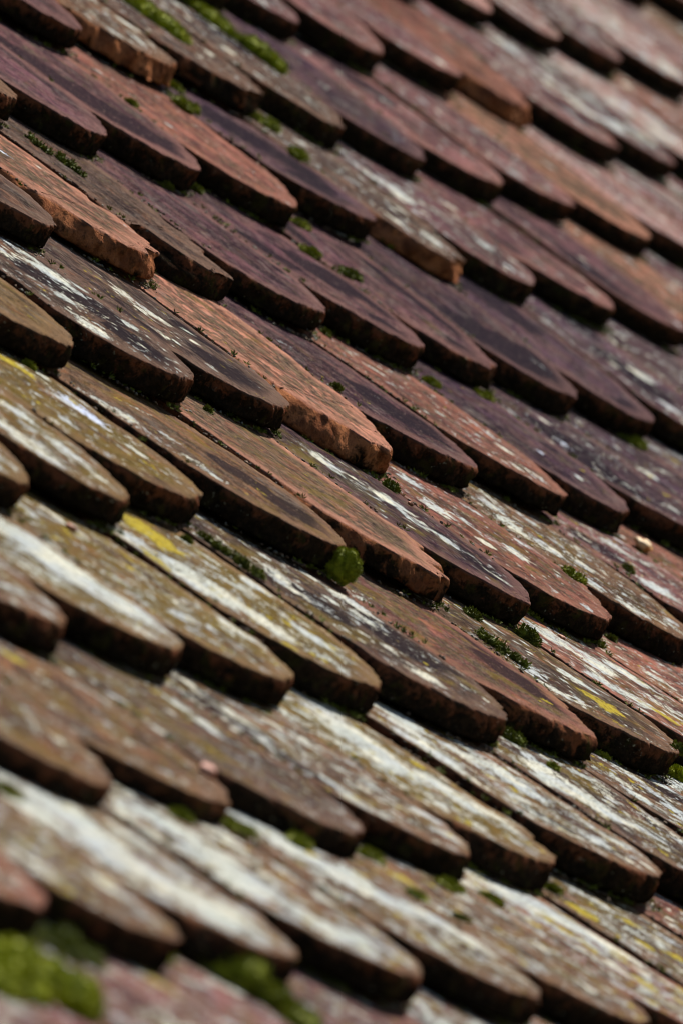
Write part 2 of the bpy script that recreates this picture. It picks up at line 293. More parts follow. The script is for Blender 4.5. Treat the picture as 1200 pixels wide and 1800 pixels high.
[2, 3.5, [0.5725, 0.3194, 0.0436], 0.029, 0.005, 0.0861, 0.0896, 0.0517, "Q", -0.1, 0, 0.12, 0.0, 0.0, 0.05, "pinkish violet tile with a dark band along its right side, third of fourth course", [[-0.0548, 0.1122, 0.0409, "k"], [-0.0316, 0.0637, 0.041, "k"], [0.0142, 0.0401, 0.0281, "k"], [0.0545, 0.0285, 0.0188, "k"]]],
[2, 4.5, [0.7526, 0.3117, 0.0442], 0.0323, 0.0066, 0.0896, 0.0905, 0.0584, "R", -0.04, 0, 0.12, 0.0, 0.0, 0.0, "dusty red tile rosy and dry with a straight end, fourth of fourth course", []],
[2, 5.5, [0.9347, 0.3244, 0.0514], 0.0007, 0.0082, 0.0905, 0.0862, 0.0548, "V", -0.1, 0.0, 0.0, 0.0, 0.0, 0.0, "dark violet tile in deep shade with a blurred black end, fifth of fourth course", [[-0.0146, 0.1106, 0.0394, "k"], [0.0159, 0.0728, 0.0395, "k"], [-0.0274, 0.0341, 0.0294, "k"]]],
[2, 6.5, [1.1081, 0.308, 0.0468], 0.0411, 0.0097, 0.0862, 0.0836, 0.0661, "K", 0.03, 0, 1, 1, 0.0, 0.0, "charcoal brown tile whose broken end is orange below grey crust, sixth of fourth course", [[-0.0289, 0.0484, 0.012, "w"], [0.0164, 0.0358, 0.0121, "w"], [0.0545, 0.0359, 0.0243, "k"]]],
[2, 7.5, [1.2762, 0.3156, 0.0485], 0.0341, 0.0112, 0.0836, 0.0905, 0.0529, "P", 0.03, 0.0, 0.0, 0.0, 0.0, 0.0, "violet brown tile, seventh from the left in the fourth course from the top", [[0.0061, 0.258, 0.0062, "w"], [-0.0483, 0.1361, 0.0164, "w"], [-0.0346, 0.1095, 0.0164, "w"], [0.032, 0.0564, 0.0124, "w"]]],
[2, 8.5, [1.4588, 0.3131, 0.0529], 0.017, 0.0128, 0.0905, 0.0877, 0.059, "Q", -0.02, 0.0, 0.0, 0.0, 0.0, 0.04, "pinkish violet tile striped by a dark band, eighth of fourth course", [[0.0876, 0.1022, 0.0469, "k"], [0.0409, 0.2488, 0.0341, "k"], [-0.0791, 0.0782, 0.025, "k"]]],
[2, 9.5, [1.6353, 0.3124, 0.0555], 0.0247, 0.0143, 0.0877, 0.0854, 0.0627, "P", -0.04, 0.0, 0.0, 0.0, 0.0, 0.0, "violet brown tile, ninth from the left in the fourth course from the top", [[-0.0464, 0.0709, 0.0385, "k"]]],
[2, 10.5, [1.8072, 0.3141, 0.0545], 0.0466, 0.0158, 0.0854, 0.0891, 0.0572, "S", -0.03, 0, 0, 0.0, 0.0, 0.02, "salmon tile warm orange beside cream spots, tenth of fourth course", [[0.0345, 0.1353, 0.0077, "c"], [0.0528, 0.096, 0.0089, "c"]]],
[2, 11.5, [1.9864, 0.3188, 0.0581], 0.0326, 0.0174, 0.0891, 0.0867, 0.0659, "P", 0.032, 0.02, 0, 0, 0, 0.021, "violet brown tile, eleventh from the left in the fourth course from the top", [[-0.0375, 0.1957, 0.027, "k"]]],
[2, 12.5, [2.1609, 0.3115, 0.063], 0.0235, 0.0189, 0.0867, 0.0841, 0.0582, "P", 0.032, 0.02, 0.1, 0, 0, 0.039, "violet brown tile, twelfth from the left in the fourth course from the top", []],
[2, 13.5, [2.3302, 0.3184, 0.0655], 0.0381, 0.0204, 0.0841, 0.089, 0.0547, "Q", 0.032, 0.02, 0.2, 0, 0, 0.029, "pinkish violet tile, next one hidden beyond the right border in line with the fourth course", []],
[3, 0, [-0.028, 0.153, 0.0218], 0.0112, -0.0002, 0.0883, 0.0886, 0.0636, "K", -0.1, 0.0, 0.0, 0.0, 0.0, 0.0, "charcoal brown tile worn smooth with a stubby end at the left, first of fifth course", []],
[3, 1, [0.1503, 0.1493, 0.0241], 0.0103, 0.0013, 0.0886, 0.0815, 0.0586, "S", -0.06, 0, 0.85, 0.9, 0.0, 0.03, "salmon tile chipped all round its thick end, second of fifth course", [[0.0603, 0.0476, 0.007, "w"], [-0.0084, 0.1154, 0.007, "b"], [0.0447, 0.1156, 0.0062, "w"], [-0.0186, 0.1015, 0.0244, "m"], [-0.0611, 0.0409, 0.0276, "m"]]],
[3, 2, [0.3142, 0.1636, 0.0223], 0.0281, 0.0028, 0.0815, 0.0872, 0.0515, "K", -0.14, 0, 0.5, 0.0, 1, 0.0, "charcoal brown tile split into two layers at its end, third of fifth course", [[0.0747, 0.066, 0.0289, "k"], [0.0595, 0.0306, 0.0144, "k"]]],
[3, 3, [0.4896, 0.1622, 0.0212], 0.0253, 0.0043, 0.0872, 0.0884, 0.0549, "P", -0.12, 0.0, 0.0, 0.0, 0.0, 0.0, "violet brown tile wide and clean with one pale fleck, fourth of fifth course", [[0.0795, 0.11, 0.0089, "w"]]],
[3, 4, [0.6675, 0.1525, 0.0222], 0.0191, 0.0058, 0.0884, 0.085, 0.0547, "P", -0.12, 0, 0.15, 0.0, 0.0, 0.0, "violet brown tile with a dull rusty sheen, fifth of fifth course", [[-0.0613, 0.1039, 0.028, "k"], [0.0104, 0.0908, 0.034, "k"], [0.0621, 0.0733, 0.0418, "k"], [-0.0161, 0.0109, 0.0281, "k"]]],
[3, 5, [0.8384, 0.1578, 0.0217], 0.0469, 0.0073, 0.085, 0.0866, 0.0542, "P", -0.08, 0, 0.3, 0.0, 0.0, 0.0, "violet brown tile with a crumbling mossy end, sixth of fifth course", [[0.0673, 0.1131, 0.0312, "k"], [-0.076, 0.1536, 0.0345, "k"], [-0.0021, 0.0069, 0.0308, "k"], [0.0703, 0.073, 0.0351, "k"]]],
[3, 6, [1.0125, 0.1565, 0.022], 0.0532, 0.0089, 0.0866, 0.0888, 0.0545, "V", -0.08, 0.0, 0.0, 0.0, 0.0, 0.03, "dark violet tile narrow and nearly black in the blur, seventh of fifth course", [[0.0306, 0.044, 0.0099, "c"], [-0.0337, 0.0671, 0.0393, "k"], [-0.0822, 0.1666, 0.0314, "k"], [-0.0726, 0.2024, 0.0236, "k"], [-0.0101, 0.0508, 0.0493, "k"], [0.0501, 0.0336, 0.0397, "k"]]],
[3, 7, [1.1912, 0.1562, 0.0227], 0.0411, 0.0104, 0.0888, 0.0871, 0.0642, "V", -0.12, 0.0, 0.0, 0.0, 0.0, 0.0, "dark violet tile deep violet with a smooth rounded end, eighth of fifth course", [[0.0163, 0.1449, 0.0407, "k"], [-0.0438, 0.1839, 0.0364, "k"], [0.0029, 0.0013, 0.0323, "k"]]],
[3, 8, [1.3664, 0.1477, 0.0248], 0.0441, 0.012, 0.0871, 0.0874, 0.0532, "V", 0.02, 0.0, 0.0, 0.0, 0.0, 0.0, "dark violet tile, ninth from the left in the fifth course from the top", [[0.0285, 0.0976, 0.0145, "c"], [-0.0276, 0.0457, 0.0123, "c"], [0.0458, 0.173, 0.0334, "k"], [-0.0061, 0.0921, 0.0414, "k"]]],
[3, 9, [1.5421, 0.1563, 0.0289], 0.0429, 0.0135, 0.0874, 0.0893, 0.0518, "V", 0.04, 0.02, 0.1, 0, 0, -0.029, "dark violet tile, tenth from the left in the fifth course from the top", []],
[3, 10, [1.7217, 0.1601, 0.0322], 0.0272, 0.0151, 0.0893, 0.0862, 0.065, "V", 0.018, 0.02, 0.2, 0, 0, -0.008, "dark violet tile, eleventh from the left in the fifth course from the top", []],
[3, 11, [1.895, 0.164, 0.0341], 0.0236, 0.0166, 0.0862, 0.088, 0.0596, "V", 0.023, 0.02, 0.2, 0, 0, -0.028, "dark violet tile, next one hidden beyond the right border in line with the fifth course", []],
[4, -2.5, [-0.4701, -0.0059, -0.0001], 0.0217, -0.0041, 0.0882, 0.0861, 0.063, "V", 0.02, 0.02, 0.2, 0, 0, -0.006, "dark violet tile, next one hidden beyond the left border in line with the sixth course", []],
[4, -1.5, [-0.297, 0.0015, -0.0004], 0.0251, -0.0026, 0.0861, 0.0905, 0.0623, "O", -0.05, 0.04, 0.0, 0.0, 0.0, 0.0, "olive brown tile with a moss speck under its blunt end, first of sixth course", []],
[4, -0.5, [-0.1142, -0.0057, 0.0026], 0.0053, -0.001, 0.0905, 0.0853, 0.0585, "K", 0.02, 0, 0.0, 0.0, 0.0, 0.0, "charcoal brown tile carrying two large grey lichen patches, second of sixth course", [[0.0403, 0.1179, 0.0251, "w"], [0.0322, 0.1317, 0.0101, "w"], [-0.0178, 0.0861, 0.0116, "w"], [-0.0517, 0.0457, 0.014, "w"], [-0.0019, 0.1356, 0.0092, "w"], [-0.0789, 0.1004, 0.0066, "w"], [-0.0049, 0.1146, 0.0233, "k"], [0.0287, 0.0907, 0.0334, "k"], [0.0055, 0.0369, 0.0299, "k"]]],
[4, 0.5, [0.0574, -0.0029, 0.0025], 0.0123, 0.0005, 0.0853, 0.0869, 0.0524, "K", -0.04, 0.02, 0.0, 0.0, 0.0, 0.0, "charcoal brown tile with thin white streaks high on its back, third of sixth course", [[0.0108, 0.129, 0.0103, "w"], [-0.0002, 0.1062, 0.0205, "w"], [-0.0461, 0.0723, 0.0102, "w"], [-0.0156, 0.0738, 0.0068, "w"], [0.0556, 0.1153, 0.0078, "w"], [0.047, 0.0935, 0.006, "w"], [-0.0351, 0.0373, 0.0068, "w"], [-0.0814, 0.0808, 0.027, "k"], [-0.0031, 0.0402, 0.0307, "k"], [0.058, 0.0893, 0.0207, "k"]]],
[4, 1.5, [0.2322, -0.0172, 0.0003], 0.0247, 0.002, 0.0869, 0.0902, 0.0542, "S", -0.08, 0, 0.85, 0.9, 0.0, 0.0, "salmon tile with a scalloped chipped end in the sharp middle, fourth of sixth course", [[0.0298, 0.2407, 0.0213, "m"], [0.0541, 0.0928, 0.0248, "m"], [0.014, 0.0479, 0.021, "m"], [0.0085, 0.1286, 0.0211, "m"]]],
[4, 2.5, [0.4136, -0.0073, 0.0022], 0.0058, 0.0036, 0.0902, 0.0876, 0.0642, "P", -0.06, 0, 0.2, 0.0, 0.0, 0.03, "violet brown tile dark, smooth, between two redder tiles, fifth of sixth course", [[-0.0394, 0.1363, 0.009, "w"], [0.0122, 0.0695, 0.0361, "k"], [0.038, 0.0475, 0.029, "k"]]],
[4, 3.5, [0.5899, -0.0116, 0.0028], 0.0017, 0.0052, 0.0876, 0.0838, 0.0646, "R", -0.0, 0, 0.1, 0.0, 0.0, 0.0, "dusty red tile sprinkled with small white dots, sixth of sixth course", [[0.0043, 0.0244, 0.0138, "w"], [0.0392, 0.0643, 0.0084, "w"], [0.0621, 0.0854, 0.0075, "w"], [0.0638, 0.0994, 0.0056, "w"], [-0.0231, 0.0301, 0.0074, "w"], [-0.0116, 0.1699, 0.0056, "w"], [0.048, 0.1948, 0.0299, "k"]]],
[4, 4.5, [0.7584, -0.0007, 0.001], 0.0151, 0.0066, 0.0838, 0.0876, 0.065, "V", -0.06, 0.0, 0.0, 0.0, 0.0, 0.0, "dark violet tile dark, right of the white dotted tile, seventh of sixth course", [[-0.008, 0.071, 0.0057, "b"], [0.0091, 0.0417, 0.0066, "w"], [-0.0681, 0.1667, 0.0085, "w"]]],
[4, 5.5, [0.9346, -0.0053, 0.004], -0.0044, 0.0082, 0.0876, 0.0874, 0.0561, "V", 0.0, 0.0, 0.0, 0.0, 0.0, 0.0, "dark violet tile dark, at the right edge behind the cream stone, eighth of sixth course", [[-0.0396, 0.1099, 0.0087, "b"], [-0.022, 0.1129, 0.0388, "k"], [-0.0509, 0.0722, 0.0385, "k"]]],
[4, 6.5, [1.1103, -0.003, 0.0037], 0.0007, 0.0097, 0.0874, 0.087, 0.0609, "V", -0.01, 0.02, 0.1, 0, 0, 0.027, "dark violet tile, ninth from the left in the sixth course from the top", [[-0.0172, 0.1423, 0.008, "c"], [-0.0341, 0.103, 0.0119, "c"]]],
[4, 7.5, [1.2854, 0.002, 0.0053], -0.0011, 0.0113, 0.087, 0.0876, 0.0631, "V", 0.055, 0.02, 0.1, 0, 0, -0.01, "dark violet tile, tenth from the left in the sixth course from the top", []],
[4, 8.5, [1.4615, -0.0077, 0.0086], -0.0018, 0.0128, 0.0876, 0.0877, 0.0607, "V", 0.004, 0.02, 0, 0, 0, -0.004, "dark violet tile, eleventh from the left in the sixth course from the top", []],
[5, -4, [-0.7399, -0.1853, -0.0214], 0.0191, -0.0065, 0.0873, 0.0886, 0.065, "O", 0.0, 0.03, 0.0, 0.0, 0.0, 0.0, "olive brown tile only its pale olive end showing, first of seventh course", []],
[5, -3, [-0.5616, -0.1743, -0.0208], 0.0147, -0.0049, 0.0886, 0.0845, 0.0655, "O", 0.06, 0.02, 0.0, 0.0, 0.0, 0.0, "olive brown tile with many long white lichen blots, second of seventh course", [[-0.0468, 0.0664, 0.0136, "w"], [-0.0421, 0.0426, 0.0197, "w"], [-0.036, 0.0574, 0.0106, "w"], [0.0335, 0.0551, 0.0169, "w"], [0.0396, 0.0952, 0.0123, "w"], [0.0215, 0.0275, 0.0076, "w"]]],
[5, -2, [-0.3916, -0.1459, -0.019], 0.0015, -0.0034, 0.0845, 0.0905, 0.0522, "O", 0.02, 0.03, 0.0, 0.0, 0.0, 0.0, "olive brown tile with a bluish white rosette high on its back, third of seventh course", [[0.0475, 0.0987, 0.0199, "b"], [0.0257, 0.1074, 0.0095, "w"], [0.0372, 0.0569, 0.0079, "w"], [0.0292, 0.1463, 0.0127, "y"], [0.0385, 0.1382, 0.008, "y"], [0.0732, 0.1687, 0.0144, "w"], [0.0716, 0.1429, 0.008, "w"], [0.0667, 0.087, 0.0048, "b"], [-0.0693, 0.064, 0.0093, "w"], [-0.024, 0.0054, 0.0188, "k"]]],
[5, -1, [-0.1956, -0.1664, -0.016], -0.0088, -0.0017, 0.0905, 0.0878, 0.0657, "B", -0.06, 0.0, 0.0, 0.0, 0.0, 0.0, "brown tile long and bare beside the round moss ball, fourth of seventh course", [[-0.0859, 0.1396, 0.0177, "w"], [-0.0631, 0.1318, 0.0145, "w"], [-0.005, 0.1428, 0.0082, "w"], [-0.0693, 0.1204, 0.0097, "w"], [-0.0762, 0.1028, 0.0177, "w"], [-0.0636, 0.0755, 0.0177, "w"], [-0.0658, 0.0601, 0.0064, "w"], [-0.0381, 0.1074, 0.0113, "w"], [0.0132, 0.0375, 0.026, "k"], [0.0088, 0.0733, 0.0261, "k"]]],
[5, 0, [-0.019, -0.1742, -0.0163], 0.0019, -0.0002, 0.0878, 0.0828, 0.0655, "S", -0.12, 0, 0.75, 0.7, 0.0, 0.1, "salmon tile mottled olive, chipped, right of the moss ball, fifth of seventh course", [[0.0096, 0.043, 0.0268, "m"], [0.0635, 0.1699, 0.0204, "m"]]],
[5, 1, [0.1476, -0.1699, -0.0188], 0.0105, 0.0013, 0.0828, 0.0848, 0.0611, "P", -0.03, 0, 0, 0.0, 0.0, 0.08, "violet brown tile with a long white lichen stripe, sixth of seventh course", [[-0.0195, 0.1539, 0.0172, "w"], [-0.0125, 0.1301, 0.0189, "w"], [0.0123, 0.1092, 0.0207, "w"], [0.0016, 0.0825, 0.0172, "w"], [0.0161, 0.0618, 0.0172, "w"], [0.0285, 0.0481, 0.0103, "w"], [0.0195, 0.0312, 0.012, "w"], [0.0103, 0.0373, 0.0206, "k"], [0.0211, 0.0638, 0.0207, "k"], [-0.0336, 0.1234, 0.0308, "m"], [-0.0511, 0.1516, 0.0274, "m"]]],
[5, 2, [0.3182, -0.1644, -0.0184], 0.0072, 0.0028, 0.0848, 0.0905, 0.0517, "R", -0.0, 0, 0, 0.0, 0.0, 0.0, "dusty red tile rust pink with a sharp smooth end, seventh of seventh course", [[-0.0412, 0.1155, 0.0193, "w"], [-0.009, 0.1059, 0.0088, "w"], [-0.0111, 0.0914, 0.0106, "w"], [0.0066, 0.0749, 0.0141, "w"], [0.0723, 0.1304, 0.0071, "w"], [-0.0031, 0.1538, 0.0124, "w"]]],
[5, 3, [0.5019, -0.165, -0.0182], 0.0136, 0.0044, 0.0905, 0.085, 0.0646, "B", 0.05, 0.02, 0.3, 0, 0.0, 0.0, "brown tile with mossy dotted back and a rough thick edge, eighth of seventh course", [[-0.0384, 0.1529, 0.0127, "w"], [-0.0589, 0.1237, 0.0144, "w"], [-0.0394, 0.1026, 0.0162, "w"], [-0.0051, 0.0882, 0.0109, "w"], [-0.0672, 0.0533, 0.0081, "w"], [0.0608, 0.0388, 0.0073, "y"], [-0.0447, 0.032, 0.009, "w"], [-0.036, 0.0979, 0.0144, "m"], [-0.0697, 0.1421, 0.0144, "m"]]],
[5, 4, [0.673, -0.1648, -0.013], -0.0226, 0.0059, 0.085, 0.0891, 0.053, "Q", 0.04, 0.0, 0.0, 0.0, 0.0, 0.0, "pinkish violet tile, ninth from the left in the seventh course from the top", [[-0.0297, 0.0841, 0.0111, "w"], [-0.0473, 0.0808, 0.0129, "w"], [0.0325, 0.141, 0.0112, "w"], [-0.0304, 0.1312, 0.026, "k"], [-0.0835, 0.088, 0.0257, "k"]]],
[5, 5, [0.8521, -0.1661, -0.0157], -0.0022, 0.0075, 0.0891, 0.0869, 0.0656, "R", -0.007, 0.02, 0.1, 0, 0, -0.018, "dusty red tile, tenth from the left in the seventh course from the top", []],
[5, 6, [1.0269, -0.166, -0.015], 0.0022, 0.009, 0.0869, 0.0863, 0.0611, "Q", 0.057, 0.02, 0.2, 0, 0, -0.029, "pinkish violet tile, eleventh from the left in the seventh course from the top", []],
[6, -5.5, [-0.9989, -0.3388, -0.0345], -0.0055, -0.0088, 0.0846, 0.0862, 0.065, "B", 0.08, 0, 0.3, 0.0, 0.0, 0.0, "brown tile dull and blurred at the left edge, first of eighth course", [[0.0828, 0.0658, 0.0142, "w"]]],
[6, -4.5, [-0.8255, -0.335, -0.0347], -0.0228, -0.0072, 0.0862, 0.0843, 0.0543, "O", 0.1, 0, 0.1, 0.0, 0.0, 0.0, "olive brown tile almost covered by cream crust, second of eighth course", [[0.0356, 0.1112, 0.0291, "w"], [0.0298, 0.0825, 0.0363, "w"], [0.0378, 0.0563, 0.0291, "w"]]],
[6, -3.5, [-0.656, -0.3355, -0.0377], -0.0129, -0.0057, 0.0843, 0.0905, 0.0511, "O", 0.07, 0.05, 0.1, 0.0, 0.0, 0.0, "olive brown tile with white crust down to a tan end, third of eighth course", [[0.0791, 0.0592, 0.0181, "w"]]],
[6, -2.5, [-0.4699, -0.3197, -0.0365], -0.0126, -0.0041, 0.0905, 0.0891, 0.0649, "O", 0.06, 0.05, 0.1, 0.0, 0.0, 0.0, "olive brown tile with a pale reddish fleck in its lichen, fourth of eighth course", [[0.0013, 0.1562, 0.0217, "y"], [0.0044, 0.1696, 0.0093, "y"], [-0.0159, 0.1389, 0.0077, "y"], [-0.0707, 0.1307, 0.0229, "w"], [-0.0602, 0.1039, 0.0305, "w"], [-0.043, 0.0838, 0.0275, "w"], [-0.0325, 0.0569, 0.0184, "w"], [0.0216, 0.048, 0.0154, "w"], [-0.0569, 0.035, 0.0076, "y"], [-0.0808, 0.1142, 0.0091, "y"], [0.0763, 0.1146, 0.0125, "w"], [0.0123, 0.203, 0.0156, "k"]]],
[6, -1.5, [-0.2907, -0.3317, -0.0337], -0.0136, -0.0025, 0.0891, 0.0905, 0.0512, "K", 0.02, 0.0, 0.2, 0.0, 0.0, 0.0, "charcoal brown tile dark with a mossy right corner, fifth of eighth course", [[-0.0838, 0.1625, 0.0126, "w"], [-0.0268, 0.1446, 0.019, "w"], [-0.0357, 0.1206, 0.0158, "w"], [0.0637, 0.129, 0.0193, "w"], [0.033, 0.1063, 0.0144, "w"], [-0.029, 0.0409, 0.0158, "w"], [-0.0273, 0.116, 0.0253, "k"], [0.0319, 0.0835, 0.0319, "k"], [0.0823, 0.067, 0.0322, "k"], [0.0619, 0.1119, 0.0193, "k"], [0.0602, 0.0399, 0.0224, "m"], [0.0884, 0.0919, 0.0193, "m"]]],
[6, -0.5, [-0.1083, -0.3297, -0.0337], -0.0064, -0.0009, 0.0905, 0.0846, 0.0643, "R", -0.1, 0, 0.6, 0.6, 0.0, 0.1, "dusty red tile red with black mottling and a chipped end, sixth of eighth course", [[-0.0815, 0.1549, 0.0195, "w"], [-0.0577, 0.1448, 0.013, "w"], [-0.0445, 0.0299, 0.0097, "w"], [0.0789, 0.1074, 0.0265, "k"], [0.0283, 0.0457, 0.0197, "k"], [0.0322, 0.0764, 0.0263, "k"]]],
[6, 0.5, [0.0619, -0.3232, -0.0334], -0.0179, 0.0005, 0.0846, 0.0898, 0.0528, "B", -0.0, 0.03, 0.1, 0.0, 0.0, 0.08, "brown tile with a bright yellow lichen streak, seventh of eighth course", [[0.0079, 0.0533, 0.0168, "y"], [-0.061, 0.0659, 0.01, "w"], [-0.0455, 0.0887, 0.02, "w"], [-0.0616, 0.059, 0.0166, "w"], [0.034, 0.0853, 0.0152, "w"], [-0.039, 0.0533, 0.0083, "w"]]],
[6, 1.5, [0.2425, -0.3285, -0.0335], -0.0229, 0.0021, 0.0898, 0.0879, 0.0633, "R", 0.07, 0.04, 0.0, 0.0, 0.0, 0.0, "dusty red tile, eighth from the left in the eighth course from the top", [[0.0443, 0.2241, 0.007, "w"], [-0.023, 0.1664, 0.0173, "w"], [-0.0133, 0.1514, 0.0208, "w"], [-0.0055, 0.1296, 0.0173, "w"], [0.0449, 0.1267, 0.0175, "w"], [0.0527, 0.1855, 0.0123, "y"], [0.0431, 0.1708, 0.0087, "y"], [-0.0381, 0.0828, 0.0155, "w"], [-0.0294, 0.0645, 0.0103, "y"], [-0.0629, 0.1002, 0.0137, "w"]]],
[6, 2.5, [0.4194, -0.3296, -0.0312], -0.0346, 0.0037, 0.0879, 0.0872, 0.0628, "R", 0.041, 0.02, 0.1, 0, 0, -0.015, "dusty red tile, ninth from the left in the eighth course from the top", [[-0.0619, 0.1848, 0.0106, "y"], [-0.0484, 0.1336, 0.0106, "w"]]],
[6, 3.5, [0.5947, -0.3258, -0.0319], -0.0143, 0.0052, 0.0872, 0.0869, 0.0643, "R", 0.003, 0.02, 0.2, 0, 0, 0.052, "dusty red tile, tenth from the left in the eighth course from the top", [[-0.077, 0.2055, 0.0145, "w"]]],
[6, 4.5, [0.7695, -0.3247, -0.0299], -0.0188, 0.0067, 0.0869, 0.088, 0.0593, "R", 0.041, 0.02, 0, 0, 0, 0.046, "dusty red tile, next one hidden beyond the right border in line with the eighth course", []],
[7, -8, [-1.4359, -0.4904, -0.0426], -0.0225, -0.0126, 0.0865, 0.0863, 0.056, "B", 0.091, 0.02, 0.2, 0, 0, 0.014, "brown tile, next one hidden beyond the left border in line with the ninth course", []],
[7, -7, [-1.2622, -0.4923, -0.0464], -0.0062, -0.0111, 0.0863, 0.0886, 0.0645, "B", 0.02, 0, 0.0, 0.0, 0.0, 0.0, "brown tile tan and blurred with a clean rim, first of ninth course", []],
[7, -6, [-1.0841, -0.4871, -0.047], -0.0252, -0.0095, 0.0886, 0.0893, 0.0627, "B", -0.0, 0.02, 0.1, 0.0, 0.0, 0.0, "brown tile carrying a pink stone flake near its end, second of ninth course", [[0.014, 0.1361, 0.0082, "y"], [0.0856, 0.1112, 0.0111, "w"]]],
[7, -5, [-0.9045, -0.4947, -0.0471], -0.0383, -0.0079, 0.0893, 0.0887, 0.0582, "K", 0.02, 0.03, 0.2, 0.0, 0.0, 0.0, "charcoal brown tile greenish and blurred with a mossy foot, third of ninth course", [[0.0484, 0.1368, 0.0129, "w"], [0.0422, 0.1072, 0.0114, "w"], [0.0604, 0.0342, 0.0171, "k"]]],
[7, -4, [-0.7261, -0.4927, -0.0477], -0.0446, -0.0064, 0.0887, 0.0841, 0.059, "B", 0.08, 0.02, 0.25, 0.0, 0.0, 0.0, "brown tile with one bright oval lichen on its side, fourth of ninth course", [[-0.0597, 0.0379, 0.0158, "w"], [0.0536, 0.0425, 0.0132, "w"], [0.0441, 0.0242, 0.0088, "w"], [0.0752, 0.1691, 0.0089, "y"], [-0.057, 0.1292, 0.0318, "k"], [-0.0751, 0.0928, 0.0288, "k"], [-0.0723, 0.063, 0.0287, "k"], [-0.0249, 0.1681, 0.0204, "k"]]],
[7, -3, [-0.557, -0.4815, -0.0489], -0.0434, -0.0049, 0.0841, 0.0905, 0.0514, "O", 0.08, 0.05, 0.0, 0.0, 0.0, 0.0, "olive brown tile with white streaks and a straw coloured rim, fifth of ninth course", [[0.0148, 0.203, 0.0061, "y"], [0.0776, 0.1828, 0.0092, "w"], [-0.0193, 0.2421, 0.0151, "w"], [0.0462, 0.174, 0.0229, "w"], [0.0115, 0.1334, 0.0302, "w"], [-0.0146, 0.1005, 0.03, "w"], [0.0271, 0.071, 0.0302, "w"], [0.0467, 0.056, 0.0227, "w"], [0.0665, 0.1116, 0.0061, "y"]]],
[7, -2, [-0.3705, -0.4803, -0.0455], -0.05, -0.0032, 0.0905, 0.088, 0.0516, "B", 0.09, 0.04, 0.0, 0.0, 0.0, 0.0, "brown tile with big clear grey patches and a pointed end, sixth of ninth course", [[-0.0732, 0.1267, 0.0246, "w"], [-0.0092, 0.1687, 0.0187, "w"], [-0.0378, 0.1505, 0.0186, "w"], [0.0048, 0.1277, 0.0156, "w"], [0.0355, 0.1074, 0.0235, "w"], [0.0483, 0.1627, 0.0094, "y"], [-0.0466, 0.0555, 0.0185, "k"], [-0.0147, 0.0292, 0.0154, "k"]]],
[7, -1, [-0.1936, -0.4871, -0.0478], -0.0286, -0.0017, 0.088, 0.0879, 0.06, "K", 0.07, 0.02, 0.0, 0.0, 0.0, 0.0, "charcoal brown tile dark with pale crust at the right edge, seventh of ninth course", [[-0.0382, 0.116, 0.0319, "w"], [-0.0359, 0.0922, 0.0175, "w"], [0.0877, 0.1057, 0.013, "w"], [-0.0002, 0.0783, 0.0112, "w"]]],
[7, 0, [-0.0167, -0.4848, -0.0452], -0.0437, -0.0001, 0.0879, 0.0886, 0.0584, "B", 0.056, 0.02, 0.1, 0, 0, 0.036, "brown tile, eighth from the left in the ninth course from the top", [[-0.0592, 0.124, 0.0163, "w"], [0.0709, 0.153, 0.0117, "w"], [0.0184, 0.1606, 0.0133, "w"], [0.0578, 0.1461, 0.0267, "k"], [-0.029, 0.2186, 0.0198, "m"]]],
[7, 1, [0.1614, -0.4801, -0.0483], -0.0244, 0.0014, 0.0886, 0.0873, 0.0641, "B", 0.094, 0.02, 0, 0, 0, -0.02, "brown tile, ninth from the left in the ninth course from the top", [[-0.0668, 0.1837, 0.0253, "k"]]],
[7, 2, [0.3371, -0.4866, -0.0458], -0.0325, 0.003, 0.0873, 0.0856, 0.0602, "B", 0.091, 0.02, 0.1, 0, 0, -0.024, "brown tile, tenth from the left in the ninth course from the top", []],
[8, -9.5, [-1.6679, -0.637, -0.0427], -0.05, -0.0146, 0.0905, 0.0821, 0.0626, "R", 0.06, 0.02, 0.0, 0.0, 0.0, 0.0, "dusty red tile, first from the left in the tenth course from the top", []],
[8, -8.5, [-1.5027, -0.6394, -0.0478], -0.05, -0.0132, 0.0821, 0.0837, 0.0589, "B", 0.09, 0.04, 0.0, 0.0, 0.0, 0.0, "brown tile with a bluish white ridge and yellow spot, second of tenth course", [[-0.0624, 0.0324, 0.0073, "y"]]],
[8, -7.5, [-1.3344, -0.6353, -0.0509], -0.05, -0.0117, 0.0837, 0.0905, 0.0512, "B", 0.13, 0.0, 0.0, 0.0, 0.0, 0.0, "brown tile whitest of its neighbours with a brown end, third of tenth course", [[0.0058, 0.1232, 0.0258, "w"], [-0.048, 0.1258, 0.0191, "w"], [-0.0211, 0.0795, 0.0281, "w"], [-0.004, 0.0419, 0.0256, "w"]]],
[8, -6.5, [-1.1471, -0.6331, -0.051], -0.05, -0.0101, 0.0905, 0.0883, 0.0637, "B", 0.12, 0.03, 0.0, 0.0, 0.0, 0.0, "brown tile with cream crust and a long bare tan end, fourth of tenth course", [[-0.0217, 0.1343, 0.02, "w"], [-0.0457, 0.0846, 0.0264, "w"], [-0.028, 0.0455, 0.0198, "w"]]],
[8, -5.5, [-0.9695, -0.6364, -0.0523], -0.05, -0.0085, 0.0883, 0.0826, 0.0635, "B", 0.09, 0.05, 0.0, 0.0, 0.0, 0.0, "brown tile grey striped and crusted to its tip, fifth of tenth course", [[0.0068, 0.1406, 0.0083, "y"], [-0.014, 0.1461, 0.0276, "w"], [0.0045, 0.1052, 0.0304, "w"], [0.0484, 0.0671, 0.0278, "w"]]],
